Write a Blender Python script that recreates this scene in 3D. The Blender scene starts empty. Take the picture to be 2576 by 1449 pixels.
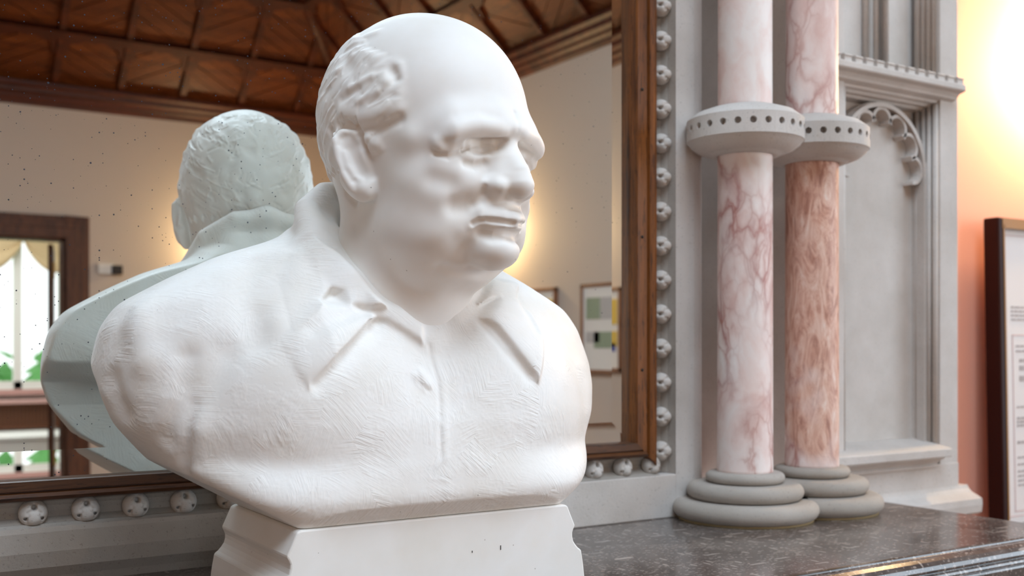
import bpy, bmesh, math, random
import numpy as np
from mathutils import Vector, Matrix
S = bpy.context.scene
COL = S.collection
PI = math.pi
# ================================================================= camera, world, light, exposure
cam = bpy.data.cameras.new('camera'); camo = bpy.data.objects.new('camera', cam); COL.objects.link(camo)
camo.location = (0, -1.3, 1.47); camo.rotation_euler = (PI / 2, 0, -math.radians(32.4))
cam.sensor_width = 36; cam.lens = 36 * 2706 / 2576
cam.shift_x = 0; cam.shift_y = (865 - 724.5) / 2576
cam.clip_start = .05
cam.dof.use_dof = True; cam.dof.focus_distance = 1.08; cam.dof.aperture_fstop = 6.3
S.camera = camo
W = bpy.data.worlds.new('sky'); S.world = W; W.use_nodes = True
bg = W.node_tree.nodes['Background']; bg.inputs[0].default_value = (.93, .97, 1, 1); bg.inputs[1].default_value = 1.5
vs = S.view_settings; vs.view_transform = 'Standard'; vs.look = 'None'; vs.gamma = 1; vs.use_curve_mapping = False; vs.exposure = 0.27
S.cycles.max_bounces = 8; S.cycles.diffuse_bounces = 5; S.cycles.glossy_bounces = 4
S.cycles.caustics_reflective = True; S.cycles.blur_glossy = 0.6; S.cycles.sample_clamp_indirect = 6
S.cycles.use_denoising = True
def area(name, loc, tgt, sx, sy, e, c):
    l = bpy.data.lights.new(name, 'AREA'); l.shape = 'RECTANGLE'; l.size = sx; l.size_y = sy; l.energy = e; l.color = c
    o = bpy.data.objects.new(name, l); COL.objects.link(o); o.location = loc
    o.rotation_euler = (Vector(tgt) - Vector(loc)).to_track_quat('-Z', 'Y').to_euler(); return o
area('daylight_right_window', (3.95, -2.1, 2.1), (0, -2.0, 1.7), 1.9, 2.2, 72, (.68, .84, 1))
area('rear_fill_light', (-.75, -7.25, 2.0), (-.75, 0, 1.9), 1.9, 2.0, 38, (.72, .86, 1))  # unseen window, added as fill from behind the camera
area('roof_fill_light', (.35, -2.25, 4.55), (.35, -2.25, 0), 2.6, 2.4, 108, (.66, .83, 1))  # unseen roof opening, added to light the bust from above
area('annex_fill_light', (1.0, -8.3, 2.66), (1.2, -8.5, 0), 1.6, 1.2, 40, (1, 1, 1))  # added panel under the annex ceiling, brightens the room beyond the door
def point(name, loc, e, c, r=.04):
    l = bpy.data.lights.new(name, 'POINT'); l.energy = e; l.color = c; l.shadow_soft_size = r
    o = bpy.data.objects.new(name, l); COL.objects.link(o); o.location = loc
WARM = (1, .68, .36)
# ================================================================= node materials
def nm(name, rough=.5, spec=.5):
    m = bpy.data.materials.new(name); m.use_nodes = True; t = m.node_tree; b = t.nodes['Principled BSDF']
    b.inputs['Roughness'].default_value = rough; b.inputs['Specular IOR Level'].default_value = spec
    return m, t, b
def N(t, kind, **kw):
    n = t.nodes.new(kind)
    for k, v in kw.items():
        if k in n.inputs.keys(): n.inputs[k].default_value = v
        else: setattr(n, k, v)
    return n
def ramp(t, src, stops):
    r = N(t, 'ShaderNodeValToRGB'); e = r.color_ramp.elements
    while len(e) < len(stops): e.new(.5)
    for q, (p, c) in zip(e, stops): q.position = p; q.color = (*c, 1)
    t.links.new(src, r.inputs[0]); return r.outputs[0]
def coords(t, scale=(1, 1, 1), kind='Object', loc=(0, 0, 0), rot=(0, 0, 0)):
    c = N(t, 'ShaderNodeTexCoord'); m = N(t, 'ShaderNodeMapping'); m.inputs['Scale'].default_value = scale; m.inputs['Location'].default_value = loc; m.inputs['Rotation'].default_value = rot
    t.links.new(c.outputs[kind], m.inputs[0]); return m.outputs[0]
def noise(t, vec, scale, detail=4, rough=.55, dist=0):
    n = N(t, 'ShaderNodeTexNoise'); n.inputs['Scale'].default_value = scale; n.inputs['Detail'].default_value = detail
    n.inputs['Roughness'].default_value = rough; n.inputs['Distortion'].default_value = dist
    t.links.new(vec, n.inputs['Vector']); return n.outputs['Fac']
def mixc(t, fac, a, b, mode='MIX'):
    m = N(t, 'ShaderNodeMix', data_type='RGBA', blend_type=mode)
    for s, v in ((0, fac), (6, a), (7, b)):
        if hasattr(v, 'is_linked') or hasattr(v, 'links'): t.links.new(v, m.inputs[s])
        else: m.inputs[s].default_value = v if s == 0 else (*v, 1)
    return m.outputs[2]
def mth(t, op, a, b=None):
    m = N(t, 'ShaderNodeMath', operation=op)
    for s, v in ((0, a), (1, b)):
        if v is None: continue
        if hasattr(v, 'links'): t.links.new(v, m.inputs[s])
        else: m.inputs[s].default_value = v
    return m.outputs[0]
def bump(t, b, h, strength, dist):
    n = N(t, 'ShaderNodeBump'); n.inputs['Strength'].default_value = strength; n.inputs['Distance'].default_value = dist
    t.links.new(h, n.inputs['Height']); t.links.new(n.outputs[0], b.inputs['Normal'])
def flat(name, c, rough=.5, spec=.4):
    m, t, b = nm(name, rough, spec); b.inputs['Base Color'].default_value = (*c, 1); return m
def statue(name, tool):
    m, t, b = nm(name, .5, .3); v = coords(t)
    big = noise(t, v, 9, 4); fine = noise(t, v, 120, 3)
    c = ramp(t, big, [(.3, (.80, .765, .71)), (.55, (.86, .84, .81)), (.8, (.835, .785, .715))])
    vo = N(t, 'ShaderNodeTexVoronoi', feature='F1'); vo.inputs['Scale'].default_value = 55; t.links.new(v, vo.inputs['Vector'])
    sp = mth(t, 'LESS_THAN', vo.outputs['Distance'], .045)
    sel = mth(t, 'GREATER_THAN', noise(t, v, 17, 2), .56)
    c = mixc(t, mth(t, 'MULTIPLY', mth(t, 'MULTIPLY', sp, sel), .55), c, (.25, .21, .17))
    t.links.new(c, b.inputs['Base Color'])
    h = mth(t, 'MULTIPLY', fine, .25)
    if tool:
        # rasp and claw-chisel strokes: fine parallel grooves whose direction changes from patch to patch
        wv = N(t, 'ShaderNodeTexNoise'); wv.inputs['Scale'].default_value = 14; t.links.new(v, wv.inputs['Vector'])
        va = N(t, 'ShaderNodeVectorMath', operation='SCALE'); va.inputs['Scale'].default_value = .035
        t.links.new(wv.outputs['Color'], va.inputs[0])
        ad = N(t, 'ShaderNodeVectorMath', operation='ADD'); t.links.new(v, ad.inputs[0]); t.links.new(va.outputs[0], ad.inputs[1])
        ce = N(t, 'ShaderNodeTexVoronoi', feature='F1'); ce.inputs['Scale'].default_value = 29; t.links.new(ad.outputs[0], ce.inputs['Vector'])
        sc = N(t, 'ShaderNodeSeparateColor'); t.links.new(ce.outputs['Color'], sc.inputs[0])
        ang = mth(t, 'MULTIPLY', sc.outputs[0], 2.6); ang = mth(t, 'ADD', ang, -.4)
        sx = N(t, 'ShaderNodeSeparateXYZ'); t.links.new(v, sx.inputs[0])
        xx = mth(t, 'ADD', sx.outputs[0], mth(t, 'MULTIPLY', sx.outputs[1], .6))
        sn, cs = mth(t, 'SINE', ang), mth(t, 'COSINE', ang)
        u = mth(t, 'ADD', mth(t, 'MULTIPLY', xx, sn), mth(t, 'MULTIPLY', sx.outputs[2], cs))
        al = mth(t, 'SUBTRACT', mth(t, 'MULTIPLY', xx, cs), mth(t, 'MULTIPLY', sx.outputs[2], sn))
        cb = N(t, 'ShaderNodeCombineXYZ'); t.links.new(mth(t, 'MULTIPLY', u, 380.0), cb.inputs[0]); t.links.new(mth(t, 'MULTIPLY', al, 42.0), cb.inputs[1]); t.links.new(mth(t, 'MULTIPLY', sc.outputs[1], 40.0), cb.inputs[2])
        w = noise(t, cb.outputs[0], 1.0, 2, .5)
        br = mth(t, 'MULTIPLY', mth(t, 'SUBTRACT', noise(t, v, 38, 3), .38), 4.0); br.node.use_clamp = True
        amp = mth(t, 'MULTIPLY', mth(t, 'ADD', mth(t, 'MULTIPLY', sc.outputs[2], .7), .3), mth(t, 'MULTIPLY', br, 3.2))
        h = mth(t, 'ADD', h, mth(t, 'MULTIPLY', w, amp))
    bump(t, b, h, .6 if tool else .3, .0007 if tool else .0005)
    return m
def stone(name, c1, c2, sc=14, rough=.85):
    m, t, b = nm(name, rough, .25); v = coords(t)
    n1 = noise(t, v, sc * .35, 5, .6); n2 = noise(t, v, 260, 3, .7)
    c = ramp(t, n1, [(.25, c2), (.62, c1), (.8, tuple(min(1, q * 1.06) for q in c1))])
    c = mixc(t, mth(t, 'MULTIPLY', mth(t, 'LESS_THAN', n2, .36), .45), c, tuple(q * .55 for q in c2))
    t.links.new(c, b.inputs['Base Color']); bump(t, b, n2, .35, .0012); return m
def wood(name, dark, light, axis, sc=1.0, rough=.42):
    s = [38 * sc] * 3; s[axis] = 3 * sc
    m, t, b = nm(name, rough, .4); v = coords(t, tuple(s))
    n1 = noise(t, v, 1.0, 6, .62, .8); v2 = coords(t, tuple(q * 4 for q in s)); n2 = noise(t, v2, 1.4, 3, .7)
    c = ramp(t, n1, [(.28, dark), (.5, tuple((a + q) / 2 for a, q in zip(dark, light))), (.72, light)])
    c = mixc(t, mth(t, 'MULTIPLY', mth(t, 'LESS_THAN', n2, .42), .6), c, tuple(q * .35 for q in dark))
    t.links.new(c, b.inputs['Base Color']); bump(t, b, n2, .3, .0008); return m
def pink_marble(name, heavy, off):
    m, t, b = nm(name, .52, .3)
    v = coords(t, (1, 1, .55), loc=off); n = N(t, 'ShaderNodeTexNoise'); n.inputs['Scale'].default_value = 9; n.inputs['Detail'].default_value = 5; t.links.new(v, n.inputs['Vector'])
    a = N(t, 'ShaderNodeVectorMath', operation='SCALE'); a.inputs['Scale'].default_value = .16; t.links.new(n.outputs['Color'], a.inputs[0])
    p = N(t, 'ShaderNodeVectorMath', operation='ADD'); t.links.new(v, p.inputs[0]); t.links.new(a.outputs[0], p.inputs[1])
    base = ramp(t, noise(t, p.outputs[0], 11, 6, .6), [(.3, (.66, .42, .37)), (.46, (.79, .63, .58)), (.6, (.84, .76, .72)), (.75, (.86, .81, .77))])
    def veins(scale, width, col, amt, src):
        vo = N(t, 'ShaderNodeTexVoronoi', feature='DISTANCE_TO_EDGE'); vo.inputs['Scale'].default_value = scale; t.links.new(p.outputs[0], vo.inputs['Vector'])
        k = ramp(t, vo.outputs['Distance'], [(0, (1, 1, 1)), (width, (.35, .35, .35)), (width * 3, (0, 0, 0))])
        gate = ramp(t, noise(t, v, 7, 3), [(.42, (0, 0, 0)), (.62, (1, 1, 1))])
        return mixc(t, mth(t, 'MULTIPLY', mth(t, 'MULTIPLY', k, gate), amt), src, col)
    c = veins(13, .05, (.36, .13, .11), .95, base)
    c = veins(31, .06, (.44, .18, .14), .8, c)
    if heavy:
        # lower shaft: brown-red brecciated clouds, above it clear veined marble
        g = coords(t); sp = N(t, 'ShaderNodeSeparateXYZ'); t.links.new(g, sp.inputs[0])
        low = ramp(t, mth(t, 'ADD', sp.outputs[2], mth(t, 'MULTIPLY', noise(t, g, 8, 3), .1)), [(.5775, (1, 1, 1)), (.5815, (0, 0, 0))])
        v3 = coords(t, (1, 1, .3)); br = noise(t, v3, 42, 7, .72, 1.8)
        cl = ramp(t, br, [(.36, (.36, .16, .11)), (.48, (.60, .33, .24)), (.58, (.72, .47, .37)), (.70, (.80, .66, .58))])
        g2 = ramp(t, noise(t, g, 5, 3), [(.36, (0, 0, 0)), (.46, (1, 1, 1))])
        sm = mth(t, 'LESS_THAN', sp.outputs[2], HEAVY_Z)
        c = mixc(t, mth(t, 'MULTIPLY', sm, mth(t, 'MULTIPLY', g2, .92)), c, cl)
    t.links.new(c, b.inputs['Base Color']); return m
HEAVY_Z = 1.80
def shelf_marble(name):
    m, t, b = nm(name, .16, .5); v = coords(t)
    n1 = noise(t, v, 16, 6, .65, .6)
    c = ramp(t, n1, [(.3, (.045, .034, .030)), (.5, (.095, .075, .067)), (.68, (.17, .14, .125))])
    def chips(vec, sc, thr, gate, col):
        vo = N(t, 'ShaderNodeTexVoronoi', feature='F1'); vo.inputs['Scale'].default_value = sc; t.links.new(vec, vo.inputs['Vector'])
        s = N(t, 'ShaderNodeSeparateColor'); t.links.new(vo.outputs['Color'], s.inputs[0])
        k = mth(t, 'MULTIPLY', mth(t, 'LESS_THAN', vo.outputs['Distance'], thr), mth(t, 'GREATER_THAN', s.outputs[0], gate))
        return k
    w = coords(t, (1, 2.6, 1), rot=(0, 0, .5)); w2 = coords(t, (3.4, 1, 1), rot=(0, 0, .2))
    k = mth(t, 'MAXIMUM', mth(t, 'MULTIPLY', chips(w, 95, .30, .55, 0), .55), mth(t, 'MULTIPLY', chips(w2, 30, .22, .72, 0), .7))
    k = mth(t, 'MAXIMUM', k, mth(t, 'MULTIPLY', chips(coords(t, (1, 7, 1), rot=(0, 0, -.35)), 11, .17, .45, 0), .75))
    k = mth(t, 'MAXIMUM', k, mth(t, 'MULTIPLY', chips(v, 210, .33, .5, 0), .35))
    c = mixc(t, k, c, (.42, .36, .32)); t.links.new(c, b.inputs['Base Color']); return m
def mirror_glass(name):
    m = bpy.data.materials.new(name); m.use_nodes = True; t = m.node_tree; t.nodes.clear()
    o = N(t, 'ShaderNodeOutputMaterial'); g = N(t, 'ShaderNodeBsdfGlossy'); g.inputs['Color'].default_value = (.86, .89, .86, 1); g.inputs['Roughness'].default_value = 0.0
    d = N(t, 'ShaderNodeBsdfDiffuse'); d.inputs['Color'].default_value = (.05, .055, .07, 1)
    v = coords(t); sp = N(t, 'ShaderNodeSeparateXYZ'); t.links.new(v, sp.inputs[0])
    # foxing of the silvering: dark pin-spots, thicker towards the upper left
    dens = mth(t, 'ADD', mth(t, 'MULTIPLY', sp.outputs[0], -.55), mth(t, 'MULTIPLY', sp.outputs[2], .5))
    def spots(scale, lo, hi):
        vo = N(t, 'ShaderNodeTexVoronoi', feature='F1'); vo.inputs['Scale'].default_value = scale; t.links.new(v, vo.inputs['Vector'])
        s = N(t, 'ShaderNodeSeparateColor'); t.links.new(vo.outputs['Color'], s.inputs[0])
        rad = mth(t, 'MULTIPLY', mth(t, 'POWER', s.outputs[0], 6.0), hi)
        gate = mth(t, 'LESS_THAN', s.outputs[1], mth(t, 'MULTIPLY', mth(t, 'SUBTRACT', dens, lo), 2.6))
        return mth(t, 'MULTIPLY', mth(t, 'LESS_THAN', vo.outputs['Distance'], rad), gate)
    k = mth(t, 'MAXIMUM', mth(t, 'MAXIMUM', spots(110, .34, .14), spots(60, .60, .085)), spots(250, .20, .24))
    mx = N(t, 'ShaderNodeMixShader'); t.links.new(k, mx.inputs[0]); t.links.new(g.outputs[0], mx.inputs[1]); t.links.new(d.outputs[0], mx.inputs[2])
    t.links.new(mx.outputs[0], o.inputs[0]); return m
M = {}
M['head'] = statue('polished_statuary_marble', False); M['shirt'] = statue('tooled_statuary_marble', True)
M['plinth'] = statue('plinth_marble', False)
M['stone'] = stone('grey_limestone', (.61, .565, .53), (.45, .405, .365))
M['stone_dk'] = stone('weathered_shaded_limestone', (.42, .375, .335), (.30, .26, .22))  # weathered on the column bases; paints in shade on left fascia and channel
M['frame_v'] = wood('oak_upright', (.045, .011, .002), (.27, .085, .014), 2, 1.3)
M['frame_h'] = wood('oak_rail_shaded', (.03, .009, .003), (.13, .045, .012), 0, 1.3)  # darker copy of the upright oak, shade painted into the rails
M['ceil'] = wood('ceiling_oak', (.022, .003, .001), (.12, .022, .004), 0, .4, .5)
M['plank'] = wood('ceiling_plank', (.045, .006, .001), (.22, .055, .007), 0, .3, .45)
M['door'] = wood('door_oak', (.05, .016, .007), (.15, .052, .02), 2, .4, .45)
M['pic_frame'] = wood('thin_picture_frame', (.16, .07, .035), (.34, .16, .08), 2, .6, .5)
M['cream'] = flat('cream_paint', (.60, .525, .455), .75, .3)
M['salmon'] = flat('salmon_paint', (.86, .40, .29), .75, .3)
M['white'] = flat('white_paint', (.8, .8, .77), .6)
M['mat'] = flat('ivory_mount', (.74, .68, .65), .55)
M['print'] = flat('grey_print', (.42, .37, .36), .7); M['line'] = flat('mount_line', (.60, .42, .40), .7)
M['mahogany'] = flat('dark_mahogany', (.022, .003, .002), .4, .15); M['gilt'] = flat('gilt_slip', (.32, .15, .035), .4)
M['col1'] = pink_marble('pink_marble', False, (0, 0, 0)); M['col2'] = pink_marble('rose_brown_marble', True, (3, 1, .4))
M['shelf'] = shelf_marble('fossil_marble'); M['mirror'] = mirror_glass('old_mirror')
M['floor'] = wood('floor_boards', (.13, .05, .015), (.32, .14, .045), 1, .3, .5)
M['curtain'] = flat('cream_silk', (.72, .55, .33), .8); M['radiator'] = flat('brown_grille', (.20, .075, .035), .5)
M['sill_pink'] = flat('rosy_wood', (.55, .33, .30), .5)
M['lawn'] = flat('lawn', (.20, .45, .16), .9); M['hedge'] = flat('hedge_leaf', (.16, .38, .13), .9)
M['brass'] = flat('brass', (.55, .36, .12), .35); M['black'] = flat('black_plastic', (.02, .015, .012), .5)
M['mortar'] = flat('yellow_mortar', (.30, .22, .11), .9)
M['art_green'] = flat('green_print', (.30, .38, .27), .7); M['art_grey'] = flat('grey_wash', (.5, .5, .5), .7)
M['art_yellow'] = flat('yellow_print', (.72, .52, .10), .7); M['art_blue'] = flat('blue_print', (.10, .13, .40), .7)
def emit(name, c, e):
    m = bpy.data.materials.new(name); m.use_nodes = True; t = m.node_tree; b = t.nodes['Principled BSDF']
    b.inputs['Base Color'].default_value = (*c, 1); b.inputs['Emission Color'].default_value = (*c, 1); b.inputs['Emission Strength'].default_value = e; return m
M['bulb'] = emit('lamp_glass', (1, .75, .45), 14)
# ================================================================= mesh helpers
class MB:
    def __init__(s): s.v = []; s.f = []; s.sm = []
    def add(s, V, F, smooth=False):
        o = len(s.v); s.v += [tuple(map(float, p)) for p in V]; s.f += [tuple(o + i for i in f) for f in F]; s.sm += [smooth] * len(F); return s
    def box(s, x0, y0, z0, x1, y1, z1):
        V = [(x, y, z) for x in (x0, x1) for y in (y0, y1) for z in (z0, z1)]
        return s.add(V, [(0, 1, 3, 2), (4, 6, 7, 5), (0, 4, 5, 1), (2, 3, 7, 6), (0, 2, 6, 4), (1, 5, 7, 3)])
    def prism(s, poly, axis, a, b, smooth=False, caps=True):   # poly in the two other axes, in order
        n = len(poly)
        def P(q, t):
            r = [0, 0, 0]; o = [i for i in range(3) if i != axis]; r[o[0]], r[o[1]], r[axis] = q[0], q[1], t; return r
        V = [P(q, a) for q in poly] + [P(q, b) for q in poly]
        F = [(i, (i + 1) % n, n + (i + 1) % n, n + i) for i in range(n)]
        s.add(V, F, smooth)
        if caps: s.add(V, [tuple(range(n))[::-1], tuple(range(n, 2 * n))])
        return s
    def lathe(s, prof, c, seg=64, smooth=True):                # prof (r,z)
        V = []; F = []; n = len(prof)
        for j in range(seg):
            a = 2 * PI * j / seg
            V += [(c[0] + r * math.cos(a), c[1] + r * math.sin(a), z) for r, z in prof]
        for j in range(seg):
            k = (j + 1) % seg
            F += [(j * n + i, k * n + i, k * n + i + 1, j * n + i + 1) for i in range(n - 1)]
        return s.add(V, F, smooth)
    def tube(s, pts, r, seg=8, smooth=True):
        P = [Vector(p) for p in pts]; V = []; F = []
        for i, p in enumerate(P):
            d = (P[min(i + 1, len(P) - 1)] - P[max(i - 1, 0)]).normalized()
            u = d.orthogonal().normalized() if i == 0 else (u - u.dot(d) * d).normalized(); w = d.cross(u)
            V += [p + r * (math.cos(2 * PI * k / seg) * u + math.sin(2 * PI * k / seg) * w) for k in range(seg)]
        for i in range(len(P) - 1):
            F += [(i * seg + k, i * seg + (k + 1) % seg, (i + 1) * seg + (k + 1) % seg, (i + 1) * seg + k) for k in range(seg)]
        F += [tuple(range(seg))[::-1], tuple(range((len(P) - 1) * seg, len(P) * seg))]
        return s.add(V, F, smooth)
    def build(s, name, mat, parent=None, bev=0, seg=2):
        me = bpy.data.meshes.new(name); me.from_pydata(s.v, [], s.f); me.materials.append(mat)
        me.polygons.foreach_set('use_smooth', s.sm); me.update()
        b = bmesh.new(); b.from_mesh(me); bmesh.ops.remove_doubles(b, verts=b.verts, dist=1e-6); bmesh.ops.recalc_face_normals(b, faces=b.faces); b.to_mesh(me); b.free()
        o = bpy.data.objects.new(name, me); COL.objects.link(o)
        if parent: adopt(o, parent)
        if bev:
            md = o.modifiers.new('edge', 'BEVEL'); md.width = bev; md.segments = seg; md.limit_method = 'ANGLE'; md.angle_limit = .6
        return o
def adopt(o, parent):
    o.parent = parent; o.matrix_parent_inverse = Matrix.Translation(-Vector(parent.location)) if parent.type == 'EMPTY' else Matrix.Identity(4)
def tag(o, label=None, cat=None, group=None, kind=None):
    if label: o['label'] = label
    if cat: o['category'] = cat
    if group: o['group'] = group
    if kind: o['kind'] = kind
    return o
def thing(name, loc, label, cat, group=None):
    o = bpy.data.objects.new(name, None); COL.objects.link(o); o.location = loc; o.empty_display_size = .05
    return tag(o, label, cat, group)
def struct(o): o['kind'] = 'structure'; return o
def inst(name, src, parent, loc, rot=(0, 0, 0)):
    o = src.copy(); o.name = name; COL.objects.link(o); o.parent = None
    o.location = loc; o.rotation_euler = rot; adopt(o, parent); return o
def disc_frame(mb, cx, cz, y, y2): pass
# ================================================================= room shell
FY = -7.0; RX = 3.74; LX = -3.0; ZC = 3.17
sh = lambda nm_, mb, mat: struct(mb.build(nm_, mat))
sh('floor', MB().box(LX - .3, FY - .15, -.1, RX + .3, .4, 0), M['floor'])
sh('wall_back', MB().box(1.5, .15, 0, RX + .3, .35, 3.4).box(LX - .3, .15, 0, 1.1, .35, 3.4), M['salmon'])
# right wall with a tall window opening (y -3.05..-1.15, z 1.0..3.15)
sh('wall_right', MB().box(RX, FY - .15, 0, RX + .25, -3.05, 3.4).box(RX, -1.15, 0, RX + .25, .15, 3.4).box(RX, -3.05, 0, RX + .25, -1.15, 1.0).box(RX, -3.05, 3.15, RX + .25, -1.15, 3.4), M['cream'])
sh('wall_left', MB().box(LX - .25, FY - .15, 0, LX, .15, 3.4), M['door'])
# far wall: doorway x .45..1.443 z 0..2.232, added fill window x -2.3..-.3 z 1..3
sh('wall_front', MB().box(1.443, FY - .15, 0, RX, FY, 3.4).box(.45, FY - .15, 2.232, 1.443, FY, 3.4).box(.2, FY - .15, 0, .45, FY, 3.4)
   .box(-1.7, FY - .15, 0, .2, FY, 1.0).box(-1.7, FY - .15, 3.0, .2, FY, 3.4).box(LX, FY - .15, 0, -1.7, FY, 3.4), M['cream'])
def window(name, mb, panes=None):
    o = struct(mb.build(name, M['white'])); return o
w1 = MB()
for y in (-3.05, -2.13, -1.21): w1.box(RX + .05, y, 1.0, RX + .11, y + .06, 3.15)
for z in (1.0, 1.7, 2.4, 3.09): w1.box(RX + .05, -3.05, z, RX + .11, -1.15, z + .06)
window('window_1', w1)
w4 = MB()
for x in (-1.7, -.78, .14): w4.box(x, FY - .11, 1.0, x + .06, FY - .05, 3.0)
for z in (1.0, 1.97, 2.94): w4.box(-1.7, FY - .11, z, .2, FY - .05, z + .06)
window('window_2_added', w4)  # frame of the added rear fill window
# ---- cornice mouldings on the far and right walls
def cornice(name, poly, axis, a, b): return struct(MB().prism(poly, axis, a, b).build(name, M['ceil']))
cp = [(0, 0), (.03, .012), (.035, .03), (.06, .045), (.062, .062), (.09, .08), (.095, .11), (.12, .125), (.12, .15), (0, .15)]
cornice('trim_1', [(FY + d, ZC + z) for d, z in cp], 0, LX, RX)
cornice('trim_2', [(RX - d, ZC + z) for d, z in cp], 1, FY, .15)
# ---- timber ceiling: steep sides over the four walls, flat centre
ceil = bpy.data.objects.new('ceiling', None)
T = 1.5; c45 = math.sqrt(.5); zt = 3.3 + T * c45; ins = T * c45
b = MB()
V = [(LX, FY, 3.3), (RX, FY, 3.3), (RX, .15, 3.3), (LX, .15, 3.3), (LX + ins, FY + ins, zt), (RX - ins, FY + ins, zt), (RX - ins, .15 - ins, zt), (LX + ins, .15 - ins, zt)]
b.add(V, [(0, 1, 5, 4), (1, 2, 6, 5), (2, 3, 7, 6), (3, 0, 4, 7)])
# flat centre with a roof opening, added for its top light
hx0, hx1, hy0, hy1 = -1.0, 1.7, -3.5, -1.0
fx0, fx1, fy0, fy1 = LX + ins, RX - ins, FY + ins, .15 - ins
b.add([(fx0, fy0, zt), (fx1, fy0, zt), (fx1, hy0, zt), (fx0, hy0, zt)], [(0, 1, 2, 3)])
b.add([(fx0, hy1, zt), (fx1, hy1, zt), (fx1, fy1, zt), (fx0, fy1, zt)], [(0, 1, 2, 3)])
b.add([(fx0, hy0, zt), (hx0, hy0, zt), (hx0, hy1, zt), (fx0, hy1, zt)], [(0, 1, 2, 3)])
b.add([(hx1, hy0, zt), (fx1, hy0, zt), (fx1, hy1, zt), (hx1, hy1, zt)], [(0, 1, 2, 3)])
ceil = struct(b.build('ceiling', M['ceil']))
w5 = MB()
for x in (hx0, (hx0 + hx1) / 2 - .03, hx1 - .06): w5.box(x, hy0, zt - .02, x + .06, hy1, zt + .05)
for y in (hy0, hy1 - .06): w5.box(hx0, y, zt - .02, hx1, y + .06, zt + .05)
window('window_3_added', w5)  # frame of the added roof opening
PW, PH = .45, .485
# one panel's diagonal planks, clipped to the square; local frame: u across, v up the slope, w towards the room
def clip(poly, nx, ny, d):
    out = []
    for i in range(len(poly)):
        p, q = poly[i - 1], poly[i]; a, e = p[0] * nx + p[1] * ny - d, q[0] * nx + q[1] * ny - d
        if (a <= 0) != (e <= 0): t = a / (a - e); out.append((p[0] + t * (q[0] - p[0]), p[1] + t * (q[1] - p[1])))
        if e <= 0: out.append(q)
    return out
def slope_frame(side, u, v):     # matrix of a panel whose lower left corner is u along the wall, v up the slope
    if side == 'far': X, Y, o = Vector((1, 0, 0)), Vector((0, c45, c45)), Vector((u, FY + v * c45, 3.3 + v * c45))
    else: X, Y, o = Vector((0, -1, 0)), Vector((-c45, 0, c45)), Vector((RX - v * c45, -u, 3.3 + v * c45))
    Z = X.cross(Y)
    if side == 'far': Z = Y.cross(X)
    m = Matrix((X, Y, Z)).transposed().to_4x4(); m.translation = o; return m
protos = {}
def solid(poly, w0, w1): return MB().prism(poly, 2, w0, w1)
def proto(key, mb, name, mat):
    o = mb.build(name, mat); protos[key] = o.data; bpy.data.objects.remove(o); return protos[key]
for ch in (0, 1):
    k = 0
    for i in range(-1, 8):
        sq = [(.012, .012), (PW - .012, .012), (PW - .012, PH - .012), (.012, PH - .012)]
        if ch: nx, ny = .5, .866
        else: nx, ny = -.5, .866
        off = -.24 if not ch else .0
        lo_ = off + i * .088; pl = clip(clip(sq, nx, ny, lo_ + .083), -nx, -ny, -lo_)
        if len(pl) < 3: continue
        proto((ch, k), solid(pl, .004, .016 + .004 * (k % 2)), 'plank', M['plank']); k += 1
    protos[('n', ch)] = k
proto('rib', MB().box(-.022, 0, 0, .022, PH, .05), 'rib', M['ceil'])
proto('purlin', MB().box(0, -.028, 0, PW, .028, .062), 'purlin', M['ceil'])
def spandrel(flip):
    pts = [(0.02, PH - .03)]
    for i in range(9):
        a = PI * .5 * i / 8; r = .15; c = (.02 + r, PH - .03 - r)
        rr = r - .022 * abs(math.sin(2 * a * 2))
        pts.append((c[0] - rr * math.cos(a) * 1.0, c[1] + rr * math.sin(a)))
    pts = [(x if not flip else PW - x, y) for x, y in pts]
    if flip: pts = pts[::-1]
    return solid(pts, .016, .04)
proto('sp0', spandrel(False), 'spandrel', M['ceil']); proto('sp1', spandrel(True), 'spandrel', M['ceil'])
def place(key, name, mtx):
    o = bpy.data.objects.new(name, protos[key]); COL.objects.link(o); o.parent = ceil; o.matrix_local = mtx; return o
for side, u0, n in (('far', .91, 6), ('right', 3.18, 8)):
    for row in range(2):
        for i in range(n):
            m = slope_frame(side, u0 + i * PW, row * PH + (.03 if row else 0))
            ch = (i + row) % 2
            for k in range(protos[('n', ch)]): place((ch, k), 'plank', m)
            place('rib', 'rib', m); place('purlin', 'purlin', m @ Matrix.Translation((0, PH, 0)))
            if row == 0 or side == 'right': pass
            place('sp0', 'spandrel', m); place('sp1', 'spandrel', m)
hip = MB().tube([(RX - .02, FY + .02, 3.32), (RX - ins, FY + ins, zt)], .07, 6).build('hip_rafter', M['ceil'], ceil)
# ---- doorway and the sunny bay beyond it
dr = MB()
for i, (w, d) in enumerate(((.163, .02), (.125, .035), (.075, .05), (.03, .03))):
    dr.box(1.443, FY, 0, 1.443 + w, FY + d, 2.232 + w).box(.45 - w, FY, 0, .45, FY + d, 2.232 + w).box(.45, FY, 2.232, 1.443, FY + d, 2.232 + w)
dr.box(1.425, FY - .15, 0, 1.443, FY, 2.232).box(.45, FY - .15, 0, .468, FY, 2.232).box(.45, FY - .15, 2.214, 1.443, FY, 2.232)
d1 = struct(dr.build('door_1', M['door'], None, .004))
leaf = MB().prism([(1.352, FY - .16), (1.388, FY - .16), (1.53, FY - .95), (1.494, FY - .95)], 2, .01, 2.2).build('door_leaf', M['door'], d1)
for z in (1.95, 1.15, .35):
    MB().box(1.384, FY - .2, z, 1.4, FY - .15, z + .12).build('hinge', M['brass'], d1)
AY = -9.6
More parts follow.
